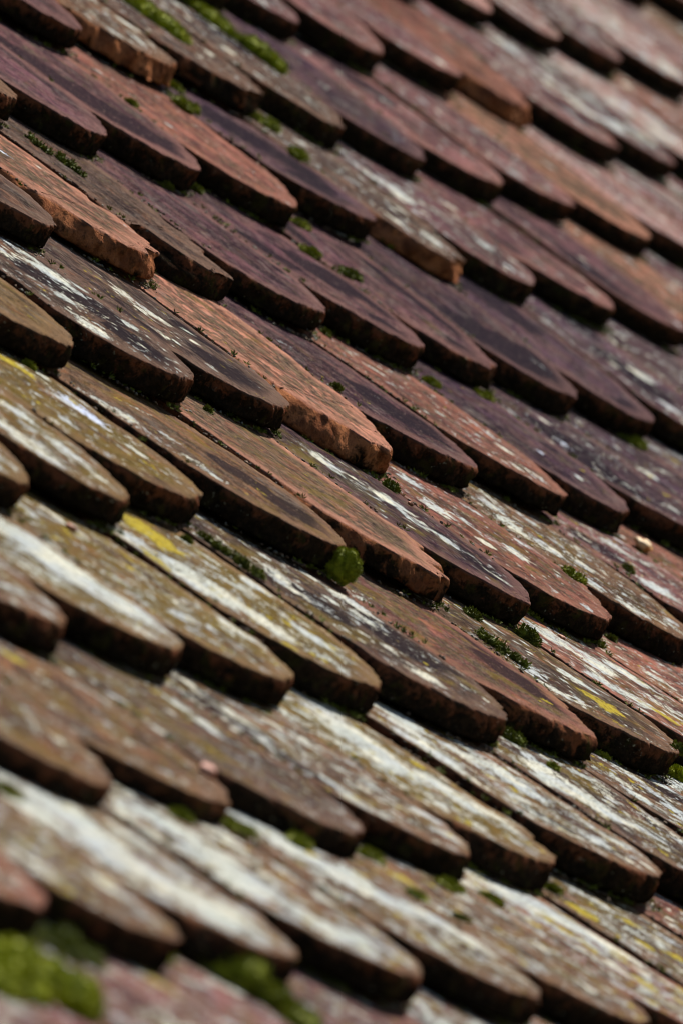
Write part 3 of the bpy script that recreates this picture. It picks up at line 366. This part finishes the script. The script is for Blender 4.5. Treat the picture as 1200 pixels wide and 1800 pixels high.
[8, -4.5, [-0.8032, -0.6403, -0.0553], -0.05, -0.007, 0.0826, 0.088, 0.0523, "B", 0.07, 0.05, 0.1, 0.0, 0.0, 0.0, "brown tile grey brown with an uneven crust, sixth of tenth course", [[-0.033, 0.1375, 0.0114, "y"]]],
[8, -3.5, [-0.6263, -0.6455, -0.0583], -0.05, -0.0055, 0.088, 0.0864, 0.0592, "R", 0.12, 0.09, 0.0, 0.0, 0.0, 0.0, "dusty red tile rust orange with yellow lichen dots, seventh of tenth course", [[0.0376, 0.142, 0.0223, "w"], [0.0675, 0.1163, 0.0224, "w"], [0.0138, 0.1624, 0.0178, "w"]]],
[8, -2.5, [-0.4526, -0.6465, -0.0585], -0.0437, -0.004, 0.0864, 0.0898, 0.0568, "B", 0.099, 0.02, 0.2, 0, 0, 0.042, "brown tile, eighth from the left in the tenth course from the top", [[-0.0648, 0.1444, 0.0105, "y"], [0.0052, 0.1431, 0.0091, "y"], [-0.0414, 0.115, 0.0075, "y"], [-0.0142, 0.1061, 0.0091, "y"]]],
[8, -1.5, [-0.272, -0.6448, -0.0574], -0.0486, -0.0024, 0.0898, 0.0845, 0.0629, "R", 0.043, 0.02, 0.1, 0, 0, 0.015, "dusty red tile, ninth from the left in the tenth course from the top", []],
[8, -0.5, [-0.102, -0.6421, -0.0591], -0.0382, -0.0009, 0.0845, 0.0867, 0.0557, "R", 0.048, 0.02, 0, 0, 0, 0.028, "dusty red tile, tenth from the left in the tenth course from the top", []],
[9, -11, [-1.9485, -0.8085, -0.0526], -0.0426, -0.0171, 0.0851, 0.0866, 0.0525, "Q", 0.078, 0.02, 0.1, 0, 0, 0.039, "pinkish violet tile, next one hidden beyond the bottom border in line with the eleventh course", []],
[9, -10, [-1.7743, -0.8052, -0.0589], -0.01, -0.0156, 0.0866, 0.0897, 0.0528, "Q", 0.056, 0.02, 0.2, 0, 0, 0.013, "pinkish violet tile, first from the left in the eleventh course from the top", []],
[9, -9, [-1.5938, -0.8038, -0.0614], -0.0147, -0.014, 0.0897, 0.0886, 0.0604, "Q", 0.063, 0.02, 0.1, 0, 0, 0.001, "pinkish violet tile, second from the left in the eleventh course from the top", [[0.0881, 0.1674, 0.0185, "y"]]],
[9, -8, [-1.4156, -0.8014, -0.0627], -0.032, -0.0124, 0.0886, 0.0867, 0.0644, "Q", 0.049, 0.02, 0.2, 0, 0, -0.006, "pinkish violet tile, third from the left in the eleventh course from the top", []],
[9, -7, [-1.2412, -0.8061, -0.0631], -0.0371, -0.0109, 0.0867, 0.087, 0.0588, "Q", 0.044, 0.02, 0.2, 0, 0, 0.052, "pinkish violet tile, fourth from the left in the eleventh course from the top", []],
[9, -6, [-1.0663, -0.8001, -0.0681], -0.0125, -0.0093, 0.087, 0.0889, 0.0576, "Q", 0.097, 0.02, 0, 0, 0, 0.005, "pinkish violet tile, fifth from the left in the eleventh course from the top", []],
[9, -5, [-0.8875, -0.8011, -0.0663], -0.0375, -0.0078, 0.0889, 0.0863, 0.064, "B", 0.103, 0.02, 0, 0, 0, 0.012, "brown tile, sixth from the left in the eleventh course from the top", []],
[9, -4, [-0.7138, -0.7953, -0.0699], -0.0359, -0.0063, 0.0863, 0.0865, 0.0628, "Q", 0.085, 0.02, 0.1, 0, 0, -0.013, "pinkish violet tile, seventh from the left in the eleventh course from the top", []],
[9, -3, [-0.5398, -0.7988, -0.0704], -0.043, -0.0047, 0.0865, 0.0905, 0.052, "Q", 0.067, 0.02, 0.1, 0, 0, 0.051, "pinkish violet tile, eighth from the left in the eleventh course from the top", []]]

MOSS=[
[[-0.1892, -0.1729, -0.0346], 0.0097, "ball", "round bright green moss ball wedged beside the chipped salmon tile end"],
[[0.4045, -0.1055, -0.0177], 0.0068, "tuft", "spiky green moss tuft standing alone on the rust pink lichened tiles"],
[[0.1482, -0.1836, -0.0359], 0.0092, "tuft", "large dark spiky moss tuft under the white striped tile"],
[[0.2605, -0.1432, -0.0377], 0.0052, "tuft", "small bright moss sprig just above the large dark tuft"],
[[0.0689, -0.1707, -0.0362], 0.0061, "tuft", "dark moss tuft beneath the right corner of the olive mottled salmon tile"],
[[0.008, -0.2176, -0.0354], 0.0167, "strip", "thin dark moss strip along a joint below the chipped salmon tile"],
[[-0.1796, -0.3079, -0.0529], 0.0077, "tuft", "deep green moss plug between the dark tile and the red chipped tile"],
[[0.1415, -0.3104, -0.0524], 0.0102, "tuft", "dense green moss at the right edge below the yellow streaked tile"],
[[0.0889, -0.3177, -0.0335], 0.0054, "tuft", "small moss tuft at the right edge above the dense clump"],
[[0.2243, -0.0332, -0.0173], 0.0056, "tuft", "dark scrubby moss under the scalloped salmon tile end"],
[[-0.3699, -0.1761, -0.0356], 0.0201, "strip", "long thin dark moss line in a joint right of the yellow lichen"],
[[-0.4054, -0.1608, -0.0387], 0.0031, "tuft", "tiny moss dot above the long thin moss line"],
[[1.0662, 0.4763, 0.0533], 0.0097, "clump", "rounded moss clump hanging below the ragged broken tile"],
[[1.0191, 0.4255, 0.0522], 0.008, "clump", "moss pad in the shade right of the ragged tile clump"],
[[0.911, 0.487, 0.0513], 0.0055, "clump", "moss filling the gap right of the grey crusted tile"],
[[0.8517, 0.4505, 0.0508], 0.0078, "clump", "olive moss below the gap of the grey crusted tile"],
[[1.2431, 0.6004, 0.0778], 0.0476, "ridge", "long yellow green moss ridge running down to the ragged tile end"],
[[1.0159, 0.5735, 0.0736], 0.0301, "ridge", "yellow green moss ridge between the crusted tile and the ragged tile"],
[[1.0687, 0.3516, 0.0329], 0.0112, "clump", "dark green moss cushion left of the broken orange tile end"],
[[0.8237, 0.3262, 0.0295], 0.0058, "clump", "small moss pad under the rosy tile end"],
[[0.7492, 0.2814, 0.0252], 0.0053, "clump", "small blurred moss pad on the violet tiles below the rosy tile"],
[[0.7749, 0.2577, 0.0259], 0.0061, "clump", "dark moss pad below the dark blurred tile end"],
[[0.5701, 0.1787, 0.0031], 0.0044, "tuft", "moss speck at the lower end of the wide clean violet tile"],
[[0.6492, 0.338, 0.0257], 0.0042, "clump", "moss speck under the end of the dark banded tile"],
[[0.5564, 0.3239, 0.0255], 0.0045, "clump", "moss crumbs under the lower edge of the dark banded tile"],
[[0.6647, 0.4152, 0.047], 0.003, "clump", "tiny moss dot alone on the bare violet tile"],
[[0.2845, 0.307, 0.0262], 0.0072, "strip", "short moss strip on the salmon tile joint at left"],
[[0.2963, 0.2864, 0.0257], 0.0107, "strip", "moss strip beside the chipped salmon tile, lower of two"],
[[-0.3259, 0.0026, -0.019], 0.0035, "tuft", "green moss speck under the blunt olive tile end"],
[[-0.0219, 0.0064, -0.016], 0.003, "tuft", "small moss tuft on the pink lichened tile beside the dark ends"],
[[0.3393, 0.0724, 0.0024], 0.0029, "tuft", "tiny brownish moss dot on the pink back of the middle tile"],
[[-1.0404, -0.4854, -0.0593], 0.0071, "clump", "blurred moss clump below the tile carrying the pink flake"],
[[-1.1246, -0.487, -0.0585], 0.0048, "clump", "low moss under the blurred tan tile joint"],
[[-0.9579, -0.4886, -0.0598], 0.0061, "clump", "moss crumbs below the grey green blurred tile"],
[[-0.8344, -0.4838, -0.0629], 0.0057, "clump", "moss plug between the grey green tile and the oval lichen tile"],
[[-0.7576, -0.503, -0.0625], 0.0063, "clump", "moss under the end of the oval lichen tile"],
[[-0.8705, -0.5267, -0.0605], 0.0045, "clump", "moss near the yellow lichen below the oval lichen tile"],
[[-0.6921, -0.506, -0.0649], 0.0047, "clump", "small moss pad on white crust right of the oval lichen tile"],
[[-0.5097, -0.4768, -0.0657], 0.003, "clump", "moss speck under the straw rimmed tile"],
[[-0.8548, -0.5469, -0.0596], 0.0034, "clump", "dark moss dot in the middle of the white crust"],
[[-1.3857, -0.4965, -0.0573], 0.0056, "clump", "blurred moss at the left edge under the tan tile"],
[[-1.7447, -0.6729, -0.0606], 0.0291, "clump", "big bright green blurred moss mound in the bottom left corner"],
[[-1.5966, -0.632, -0.0639], 0.0145, "clump", "dark moss mound behind the bright corner mound"],
[[-1.3604, -0.6241, -0.0691], 0.0432, "ridge", "long blurred green moss ridge at the bottom under the whitest tile"],
[[-1.4407, -0.6162, -0.0683], 0.006, "clump", "blurred olive moss at the upper end of the long bottom ridge"],
[[-1.1773, -0.598, -0.0716], 0.0053, "clump", "small moss pad between the long brown end and its left neighbour"],
[[0.831, 0.151, 0.0038], 0.0058, "clump", "moss in the shade below the crumbling mossy tile end"],
[[0.8153, 0.1823, 0.0042], 0.0065, "clump", "moss under the dull rusty tile corner"],
[[0.7082, 0.1455, 0.0029], 0.0049, "clump", "small moss spot below the dull rusty tile end"],
[[1.1915, 0.1568, 0.0046], 0.0081, "clump", "moss below the deep violet rounded tile end"],
[[0.3481, -0.1584, -0.0373], 0.0056, "tuft", "dark dry moss tuft under the sharp rust pink tile end"],
[[0.4169, -0.1436, -0.0376], 0.0036, "tuft", "small moss tuft at the tip of the rust pink tile"],
[[0.62, -0.0663, -0.0156], 0.0041, "tuft", "dark moss speck on the dotted tile right of the lone tuft"],
[[-0.1833, -0.3407, -0.052], 0.0032, "tuft", "green moss crumbs left under the red chipped tile"],
[[0.0014, -0.3059, -0.053], 0.0043, "tuft", "grey green moss at the tip of the red chipped tile"]]

STONES=[
[[0.8006, -0.0102, -0.0164], 0.0076, "cream", "small cream and orange stone lying in the shade of the dark violet tiles"],
[[-1.0267, -0.452, -0.0484], 0.0055, "pink", "pale pink stone flake lying on a blurred tile"],
[[-0.6465, -0.1874, -0.0396], 0.0042, "rust", "rust brown tile crumb resting on olive lichened tile"],
[[0.2066, -0.0549, -0.0175], 0.0024, "rust", "tiny red clay crumb beside the white lichen stripe"],
[[0.2524, -0.1682, -0.0371], 0.0031, "rust", "small brown clay crumb under the rust pink tile"]]

# the deck follows the sag of the courses, well below every tile; unseen, added to block light leaks
c = np.array([t[2] for t in TILES])
A = np.c_[np.ones(len(c)), c[:, 0], c[:, 1], c[:, 0]**2, c[:, 1]**2]
kf = np.linalg.lstsq(A, c[:, 2], rcond=None)[0]
gx = np.linspace(c[:, 0].min() - .12, c[:, 0].max() + .12, 16); gy = np.linspace(c[:, 1].min() - .02, c[:, 1].max() + .34, 16)
dv = []
for dz in (-.075, -.10):
    for y in gy:
        for x in gx: dv.append((x, y, float(kf @ [1, x, y, x * x, y * y]) + dz))
df = []
for b, fl in ((0, 0), (256, 1)):
    for j in range(15):
        for i in range(15):
            q4 = (b + j*16 + i, b + j*16 + i + 1, b + (j+1)*16 + i + 1, b + (j+1)*16 + i)
            df.append(q4[::-1] if fl else q4)
mesh_obj('roof_deck', dv, df, soil, matrix=ROOF, kind='structure')
plate('ground', -60, 60, -60, 60, 0, grass, Matrix.Identity(4), th=.2, kind='structure')  # unseen ground, added for the light it bounces onto the shaded faces

# ---------------------------------------------------------------- clay tiles
def nz(P, sc, off):
    return np.array([noise.noise(Vector((p[0]*sc + off, p[1]*sc - off*.7, p[2]*sc + off*.31))) for p in P])
LEN = .275
def make_tile(row):
    (ci, ck, C0, sv, su, wl, wr, arc, tone, li, ye, chip, fresh, layer, stain, label, patches) = row
    rnd = random.Random(int(ci*1000 + ck*20 + 77)); off = rnd.uniform(0, 50)
    ys = list(np.interp(np.linspace(0, 1, 46), [0, .12, 1], [LEN, .205, arc]))[:-1]
    cc = rnd.uniform(.35, .65); ss = np.linspace(1, .05, 58)
    pf = arc*(1 - np.sqrt(1 - cc*ss*ss))/(1 - math.sqrt(1 - cc))
    left = [(-wl, y) for y in ys] + [(-wl*a, b) for a, b in zip(ss, pf)]
    right = [(wr, y) for y in ys] + [(wr*a, b) for a, b in zip(ss, pf)]
    n = len(left); M = 26
    # closed loop (left down, across the tip, right up)
    lt = [left[-1][0] + (right[-1][0] - left[-1][0])*j/(M) for j in range(1, M)]
    base = np.array(left + [(x, left[-1][1]*(x/left[-1][0])**2 if x < 0 else right[-1][1]*(x/right[-1][0])**2) for x in lt] + right[::-1])
    N = len(base)
    tg = np.gradient(base, axis=0); tg /= np.linalg.norm(tg, axis=1)[:, None] + 1e-12
    nin = np.stack([-tg[:, 1], tg[:, 0]], 1)            # inward normal
    mid = np.array([0, .15]); s = np.sign(np.sum(nin*(mid - base), 1)); s[s == 0] = 1; nin *= s[:, None]
    b3 = np.c_[base, np.zeros(N)]
    front = np.clip((.13 - base[:, 1])/.05, 0, 1)
    cn1 = np.clip(np.abs(nz(b3, 30, off))*1.5, 0, 1); cn2 = np.clip(np.abs(nz(b3, 85, off + 9))*1.5, 0, 1)
    chip = max(chip, .12)
    notch = np.clip(nz(b3, 26, off + 13)*3 - 1.0, 0, 1)*rnd.choice([0, .3, .8])
    chipv = (chip*(.022*cn1 + .005*cn2 + .0022*np.clip(nz(b3, 240, off + 8)*2, 0, 1)) + .012*notch)*front
    lay = np.zeros(N)
    if layer: lay = front*.020*np.clip(nz(b3, 22, off + 3)*2 + .55, 0, 1)
    small = .0022*nz(b3, 55, off + 1) + .0017*nz(b3, 150, off + 6) + .0011*nz(b3, 330, off + 2) + (.0006 + .0010*np.clip(nz(b3, 60, off + 5)*2, 0, 1))
    T = THICK*rnd.uniform(.84, 1.0)
    rings = []
    prof = [(0, .0009, 1.0), (-.0006, .0003, .90), (-.0016, 0, .80), (-.0030, 0, .64), (-.0048, 0, .50), (-.0068, 0, .36), (-.0088, 0, .24), (-.0108, 0, .14), (-.0128, 0, .07), (-.0148, 0, .02), (-T*.94, .0004, 0), (-T, .0022, 0)]
    for q_, (z, ins, cf) in enumerate(prof):
        P = base + nin*(ins + small*(1 if q_ < 3 else .6) + chipv*cf + (lay*(1 if z > -T*.5 else .0)))[:, None]
        rings.append(np.c_[P, np.full(N, z)])
    if chip or 1:
        for q_ in range(1, len(rings)):
            R_ = rings[q_]; dsp = (.0022 + .0016*chip)*nz(R_, 75, off + 20) + .0015*nz(R_, 190, off + 21) + .0008*nz(R_, 420, off + 22)
            R_[:, :2] += nin*(dsp*(0.4 if q_ < 3 else 1))[:, None]
            if q_ > 1: R_[:, 2] += .0012*nz(R_, 90, off + 30)
    r0 = rings[0]
    # top face, chords between the two sides
    us = np.linspace(0, 1, M + 1); us = us + .035*np.sin(2*math.pi*us)*-1
    top = []
    for j in range(n):
        a, b = r0[j], r0[N - 1 - j]
        for q_ in range(1, M): top.append(a + (b - a)*us[q_])
    for q_ in range(1, M): top[(n-1)*(M-1) + q_ - 1] = r0[n - 1 + q_]
    top = np.array(top)[: (n-1)*(M-1)]
    ntop = len(top)
    V = np.concatenate([top] + rings)
    # undulation of the hand-pressed slab
    wl_ = .0013*nz(V, 11, off + 40)
    up = .00045*nz(V, 55, off + 41) + .00022*nz(V, 190, off + 42)
    camb = -rnd.uniform(-.0004, .0016)*(V[:, 0]/.0875)**2
    V[:, 2] += wl_ + camb
    istop = np.zeros(len(V)); istop[:ntop + N] = 1
    V[:, 2] += up*istop
    edge = np.zeros(len(V)); 
    bb = r0[:, :2]
    for a_ in range(0, ntop, 400):
        blk = V[a_:min(a_+400, ntop), :2][:, None, :] - bb[None]
        edge[a_:min(a_+400, ntop)] = np.sqrt((blk**2).sum(2)).min(1)
    edge = np.where(V[:, 1] > LEN - .02, .03, edge)
    V[:ntop, 2] -= .0010*np.exp(-edge[:ntop]/.004)
    def R_(k): return ntop + k*N
    def tv(j, q_):
        if q_ == 0: return R_(0) + j
        if q_ == M: return R_(0) + N - 1 - j
        if j == n - 1: return R_(0) + n - 1 + q_
        return j*(M - 1) + q_ - 1
    F = []
    for j in range(n - 1):
        for q_ in range(M): F.append((tv(j, q_), tv(j+1, q_), tv(j+1, q_+1), tv(j, q_+1)))
    K = len(prof)
    for k in range(K - 1):
        for j in range(N):
            j2 = (j + 1) % N
            if j == N - 1 and k == 0: pass
            F.append((R_(k) + j, R_(k+1) + j, R_(k+1) + j2, R_(k) + j2))
    # close the tail against the top row
    F.append(tuple([tv(0, q_) for q_ in range(M, -1, -1)]))
    F.append(tuple(R_(K-1) + j for j in range(N))[::-1])
    nv = len(V)
    side = np.zeros(nv); side[R_(1):R_(2)] = .35; side[R_(2):] = 1
    pw_, py_, pb_, pk_, pm_ = [np.zeros(nv) for _ in range(5)]
    for (u, v, r_, kd) in patches:
        dd = np.sqrt((V[:, 0] - u)**2 + (V[:, 1] - v)**2)/(r_*1.05)
        f_ = np.clip(1.35 - dd, -0, 1)*(3 - 2*np.clip(1.35 - dd, 0, 1))*np.clip(1.35 - dd, 0, 1)
        f_ = np.clip(f_, 0, 1)
        if kd in 'wbc': pw_ = np.maximum(pw_, f_*(.19 if r_ < .022 else .175))
        if kd == 'k': pk_ = np.maximum(pk_, f_*.72)
        if kd == 'm': pm_ = np.maximum(pm_, f_*.22)
        if kd == 'y': py_ = np.maximum(py_, f_*.25)
        if kd == 'c': py_ = np.maximum(py_, f_*.06)
        if kd == 'b': pb_ = np.maximum(pb_, np.clip(1.5 - dd*1.2, 0, 1))
    a_, b_ = TONE[tone]
    jv = rnd.uniform(.88, 1.14)
    one = np.ones((nv, 1))
    at = {'side': ('FLOAT', side), 'edge': ('FLOAT', edge), 'patch_white': ('FLOAT', pw_), 'patch_yellow': ('FLOAT', py_), 'patch_blue': ('FLOAT', pb_), 'patch_dark': ('FLOAT', pk_),
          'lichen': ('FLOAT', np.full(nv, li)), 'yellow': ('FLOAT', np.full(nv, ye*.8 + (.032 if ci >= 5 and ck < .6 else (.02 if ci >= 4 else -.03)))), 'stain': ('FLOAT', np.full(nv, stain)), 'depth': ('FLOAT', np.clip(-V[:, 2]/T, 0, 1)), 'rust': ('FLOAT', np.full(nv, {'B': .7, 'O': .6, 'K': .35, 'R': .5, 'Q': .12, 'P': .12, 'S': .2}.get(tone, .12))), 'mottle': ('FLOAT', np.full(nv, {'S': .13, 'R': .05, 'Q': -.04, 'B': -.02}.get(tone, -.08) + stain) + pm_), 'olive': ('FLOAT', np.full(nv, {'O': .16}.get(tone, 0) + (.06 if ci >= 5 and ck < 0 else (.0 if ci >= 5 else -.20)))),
          'fresh': ('FLOAT', np.full(nv, fresh*.55 + min(chip, 1)*.22)*side),
          'seed': ('FLOAT_VECTOR', one*np.array([[off, off*.37, off*1.7]])),
          'tone_a': ('FLOAT_COLOR', one*np.array([[a_[0]*jv, a_[1]*jv, a_[2]*jv, 1]])), 'tone_b': ('FLOAT_COLOR', one*np.array([[b_[0]*jv, b_[1]*jv, b_[2]*jv, 1]]))}
    ex = Vector((1, 0, su)).normalized(); su = su + rnd.uniform(-.006, .006); ex = Vector((1, 0, su)).normalized(); ey = Vector((0, 1, sv + rnd.uniform(-.003, .003))); ez = ex.cross(ey).normalized(); ey = ez.cross(ex)
    mt = Matrix(((ex.x, ey.x, ez.x, C0[0]), (ex.y, ey.y, ez.y, C0[1]), (ex.z, ey.z, ez.z, C0[2]), (0, 0, 0, 1)))
    return mesh_obj('clay_tile', V, F, clay, at, ROOF @ mt, label, 'clay tile', 'overlapping round-ended clay tiles laid in courses')
for row in TILES: make_tile(row)

# ---------------------------------------------------------------- moss, each cushion grown leaf by leaf over a rounded core
def make_moss(pos, size, shape, label, idx):
    rnd = random.Random(idx*31 + 5); V, F, SH = [], [], []
    blobs = []
    if shape == 'ball': blobs = [(0, 0, size*.8, size*1.2, size*1.15, size*1.35)]
    elif shape == 'tuft':
        for k in range(5): blobs.append((rnd.uniform(-.8, .8)*size, rnd.uniform(-.6, .6)*size, 0, size*rnd.uniform(.4, .7), size*rnd.uniform(.4, .7), size*rnd.uniform(.35, .65)))
    elif shape == 'clump':
        for k in range(14): blobs.append((rnd.uniform(-1.8, 1.8)*size, rnd.uniform(-.7, .7)*size, 0, size*rnd.uniform(.5, .9), size*rnd.uniform(.35, .6), size*rnd.uniform(.25, .55)))
    elif shape == 'strip':
        L_ = size; k_ = max(4, int(L_/.0013))
        for k in range(k_):
            t_ = k/(k_-1)*2 - 1
            blobs.append((rnd.gauss(0, .0022), -t_*L_ + rnd.gauss(0, .0015), 0, rnd.uniform(.0015, .005), rnd.uniform(.0015, .0035), rnd.uniform(.001, .004)))
    elif shape == 'ridge':
        L_ = size
        for k in range(22):
            t_ = k/21*2 - 1
            rr = (.012 if 'bottom' in label else .0065)*(1 + .5*rnd.uniform(-1, 1))*(1.15 - abs(t_)**3*.6)
            blobs.append((rnd.uniform(-.006, .006), -t_*L_, 0, rr*1.3, rr*1.5, rr*.9))
    for (bx, by, bz, rx, ry, rz) in blobs:
        # lumpy core
        b0 = len(V); nu, nv = (32, 16) if shape == 'ball' else (14, 7)
        for i in range(nv + 1):
            ph = math.pi/2 - (math.pi*.75)*i/nv
            for j in range(nu):
                a = 2*math.pi*j/nu
                p = Vector((math.cos(ph)*math.cos(a), math.cos(ph)*math.sin(a), math.sin(ph)))
                k_ = .82 + (.20 if shape == 'ball' else .25)*noise.noise(p*2.3 + Vector((idx, bx*100, by*100)))
                V.append((bx + p.x*rx*k_, by + p.y*ry*k_, bz + p.z*rz*k_)); SH.append(.0)
        for i in range(nv):
            for j in range(nu):
                F.append((b0 + i*nu + j, b0 + (i+1)*nu + j, b0 + (i+1)*nu + (j+1) % nu, b0 + i*nu + (j+1) % nu))
        area = rx*ry*6
        spk = .0022 if shape in ('tuft', 'strip') else .0017
        if shape in ('clump', 'ridge'): spk = .0024
        cnt = int(min(9000 if shape == 'ball' else 1200, max(60, area/(.3e-6 if shape == 'ball' else (.7e-6 if shape in('tuft','strip') else 1.5e-6)))))
        for k in range(cnt):
            z = rnd.uniform(-.35, 1); a = rnd.uniform(0, 2*math.pi); rr = math.sqrt(max(0, 1 - z*z))
            nrm = Vector((rr*math.cos(a), rr*math.sin(a), z))
            k_ = .82 + (.20 if shape == 'ball' else .25)*noise.noise(nrm*2.3 + Vector((idx, bx*100, by*100)))
            base_ = Vector((bx + nrm.x*rx*k_, by + nrm.y*ry*k_, bz + nrm.z*rz*k_))
            dr = (nrm + Vector((rnd.uniform(-1, 1), rnd.uniform(-1, 1), rnd.uniform(-.6, 1)))*(.75 if shape != 'ball' else .5)).normalized()
            ln_ = spk*rnd.uniform(.6, 1.5); w = ln_*(.07 if shape == 'ball' else .16) + .0001
            sd = dr.cross(Vector((rnd.uniform(-1, 1), rnd.uniform(-1, 1), rnd.uniform(-1, 1)))).normalized()
            tip = base_ + dr*ln_ + sd*ln_*.15; md = base_ + dr*ln_*.5
            b = len(V); V += [tuple(base_), tuple(md + sd*w), tuple(tip), tuple(md - sd*w)]; F.append((b, b+1, b+2, b+3)); SH += [.1, .5, 1, .5]
    mat = moss_dark if (shape in ('tuft', 'strip') and 'bright' not in label and 'green' not in label) or 'dark' in label else (moss_yellow if 'yellow' in label else moss_green)
    if 'bright' in label and 'blurred' in label: mat = moss_yellow
    return mesh_obj('moss_cushion', V, F, mat, {'shade': ('FLOAT', np.array(SH))}, ROOF @ Matrix.Translation(pos), label, 'moss', 'moss growing on the roof tiles')
for i, (pos, size, shape, label) in enumerate(MOSS): make_moss(pos, size, shape, label, i)

# ---------------------------------------------------------------- loose stones and crumbs
SC = {'cream': ((.72, .55, .33), (.60, .27, .08)), 'pink': ((.62, .33, .25), (.40, .14, .09)), 'rust': ((.34, .13, .06), (.16, .06, .035))}
for i, (pos, size, kind, label) in enumerate(STONES):
    m_, t_, b_ = new_mat('stone_' + kind); q = G(t_); tcn = t_.nodes.new('ShaderNodeTexCoord')
    t_.links.new(q.mix(q.step(q.noise(tcn.outputs['Object'], 90, 4), .42, .58), *SC[kind]), b_.inputs['Base Color']); b_.inputs['Roughness'].default_value = .8
    V, F = [], []; nu, nv = 24, 14
    for a in range(nv + 1):
        ph = math.pi*a/nv
        for j in range(nu):
            u = 2*math.pi*j/nu; p = Vector((math.sin(ph)*math.cos(u), math.sin(ph)*math.sin(u), math.cos(ph)))
            k_ = 1 + .35*noise.noise(p*1.6 + Vector((i*7, 0, 0))) + .1*noise.noise(p*6)
            V.append((p.x*size*.9*k_, p.y*size*.85*k_, p.z*size*.5*k_ + size*.35))
    for a in range(nv):
        for j in range(nu): F.append((a*nu + j, (a+1)*nu + j, (a+1)*nu + (j+1) % nu, a*nu + (j+1) % nu))
    mesh_obj('loose_stone', V, F, m_, matrix=ROOF @ Matrix.Translation(pos), label=label, cat='stone')

# ---------------------------------------------------------------- grit and moss crumbs lodged under the tile ends: nobody could count them
def litter(name, label, cat, mat, per, rad, leafy, seed):
    rnd = random.Random(seed); V, F, SH = [], [], []
    for row in TILES:
        ci, ck, C0, sv, su, wl, wr, arc = row[:8]
        if ci > 9 or ci < -1: continue
        centres = [(rnd.uniform(-1, 1), rnd.uniform(.3, 1)) for _ in range(4)]
        for k in range(int(per*rnd.uniform(.5, 1.4))):
            if rnd.random() < .7:
                c_, s_ = rnd.choice(centres); s = c_ + rnd.gauss(0, .07)
            else: s = rnd.uniform(-1, 1)
            s = max(-1, min(1, s)); w = wl if s < 0 else wr
            y = arc*(1 - math.sqrt(1 - .5*s*s))/(1 - math.sqrt(.5))
            out = abs(rnd.gauss(0, .0035)) - .001
            x = s*w*(1 + out/.09) ; y -= out
            if rnd.random() < .3: x = rnd.choice([-wl, wr]) + rnd.gauss(0, .0012); y = arc + rnd.uniform(0, .10); zz = -.001
            else: zz = -THICK - .0012
            r_ = rad*rnd.uniform(.4, 1.5)
            P = Vector((C0[0] + x, C0[1] + y, C0[2] + su*x + sv*y + zz + r_*.3))
            if leafy:
                for q_ in range(7):
                    dr = Vector((rnd.uniform(-1, 1), rnd.uniform(-1, 1), rnd.uniform(.1, 1.2))).normalized(); sd = dr.orthogonal().normalized()*r_*.22
                    b = len(V); V += [tuple(P), tuple(P + dr*r_*.6 + sd), tuple(P + dr*r_*1.3), tuple(P + dr*r_*.6 - sd)]; F.append((b, b+1, b+2, b+3)); SH += [0, .5, 1, .5]
            else:
                b = len(V)
                for dx, dy, dz in ((1,0,0),(0,1,0),(-1,0,0),(0,-1,0),(0,0,1),(0,0,-1)):
                    V.append((P.x + (dx + rnd.uniform(-.4, .4))*r_, P.y + (dy + rnd.uniform(-.4, .4))*r_, P.z + (dz*.7 + rnd.uniform(-.3, .3))*r_)); SH.append(rnd.random())
                for a_, b_, c_ in ((0,1,4),(1,2,4),(2,3,4),(3,0,4),(1,0,5),(2,1,5),(3,2,5),(0,3,5)): F.append((b+a_, b+b_, b+c_))
    return mesh_obj(name, V, F, mat, {'shade': ('FLOAT', np.array(SH))}, ROOF, label, cat, kind='stuff')
grit, gt2, gb2 = new_mat('grit'); q = G(gt2)
tcg = gt2.nodes.new('ShaderNodeTexCoord')
c_ = q.mix(q.step(q.attr('shade'), .3, .9), (.045, .030, .020), (.16, .10, .06))
c_ = q.mix(q.step(q.noise(tcg.outputs['Object'], 60, 3), .5, .6), c_, (.12, .12, .10))
gt2.links.new(c_, gb2.inputs['Base Color']); gb2.inputs['Roughness'].default_value = .95
litter('grit', 'loose grit and dirt caught under the tile ends and in the joints', 'grit', grit, 110, .0011, False, 3)
litter('moss_crumbs', 'scattered dark moss crumbs growing along the joints and under the tile ends', 'moss', moss_dark, 36, .0021, True, 9)
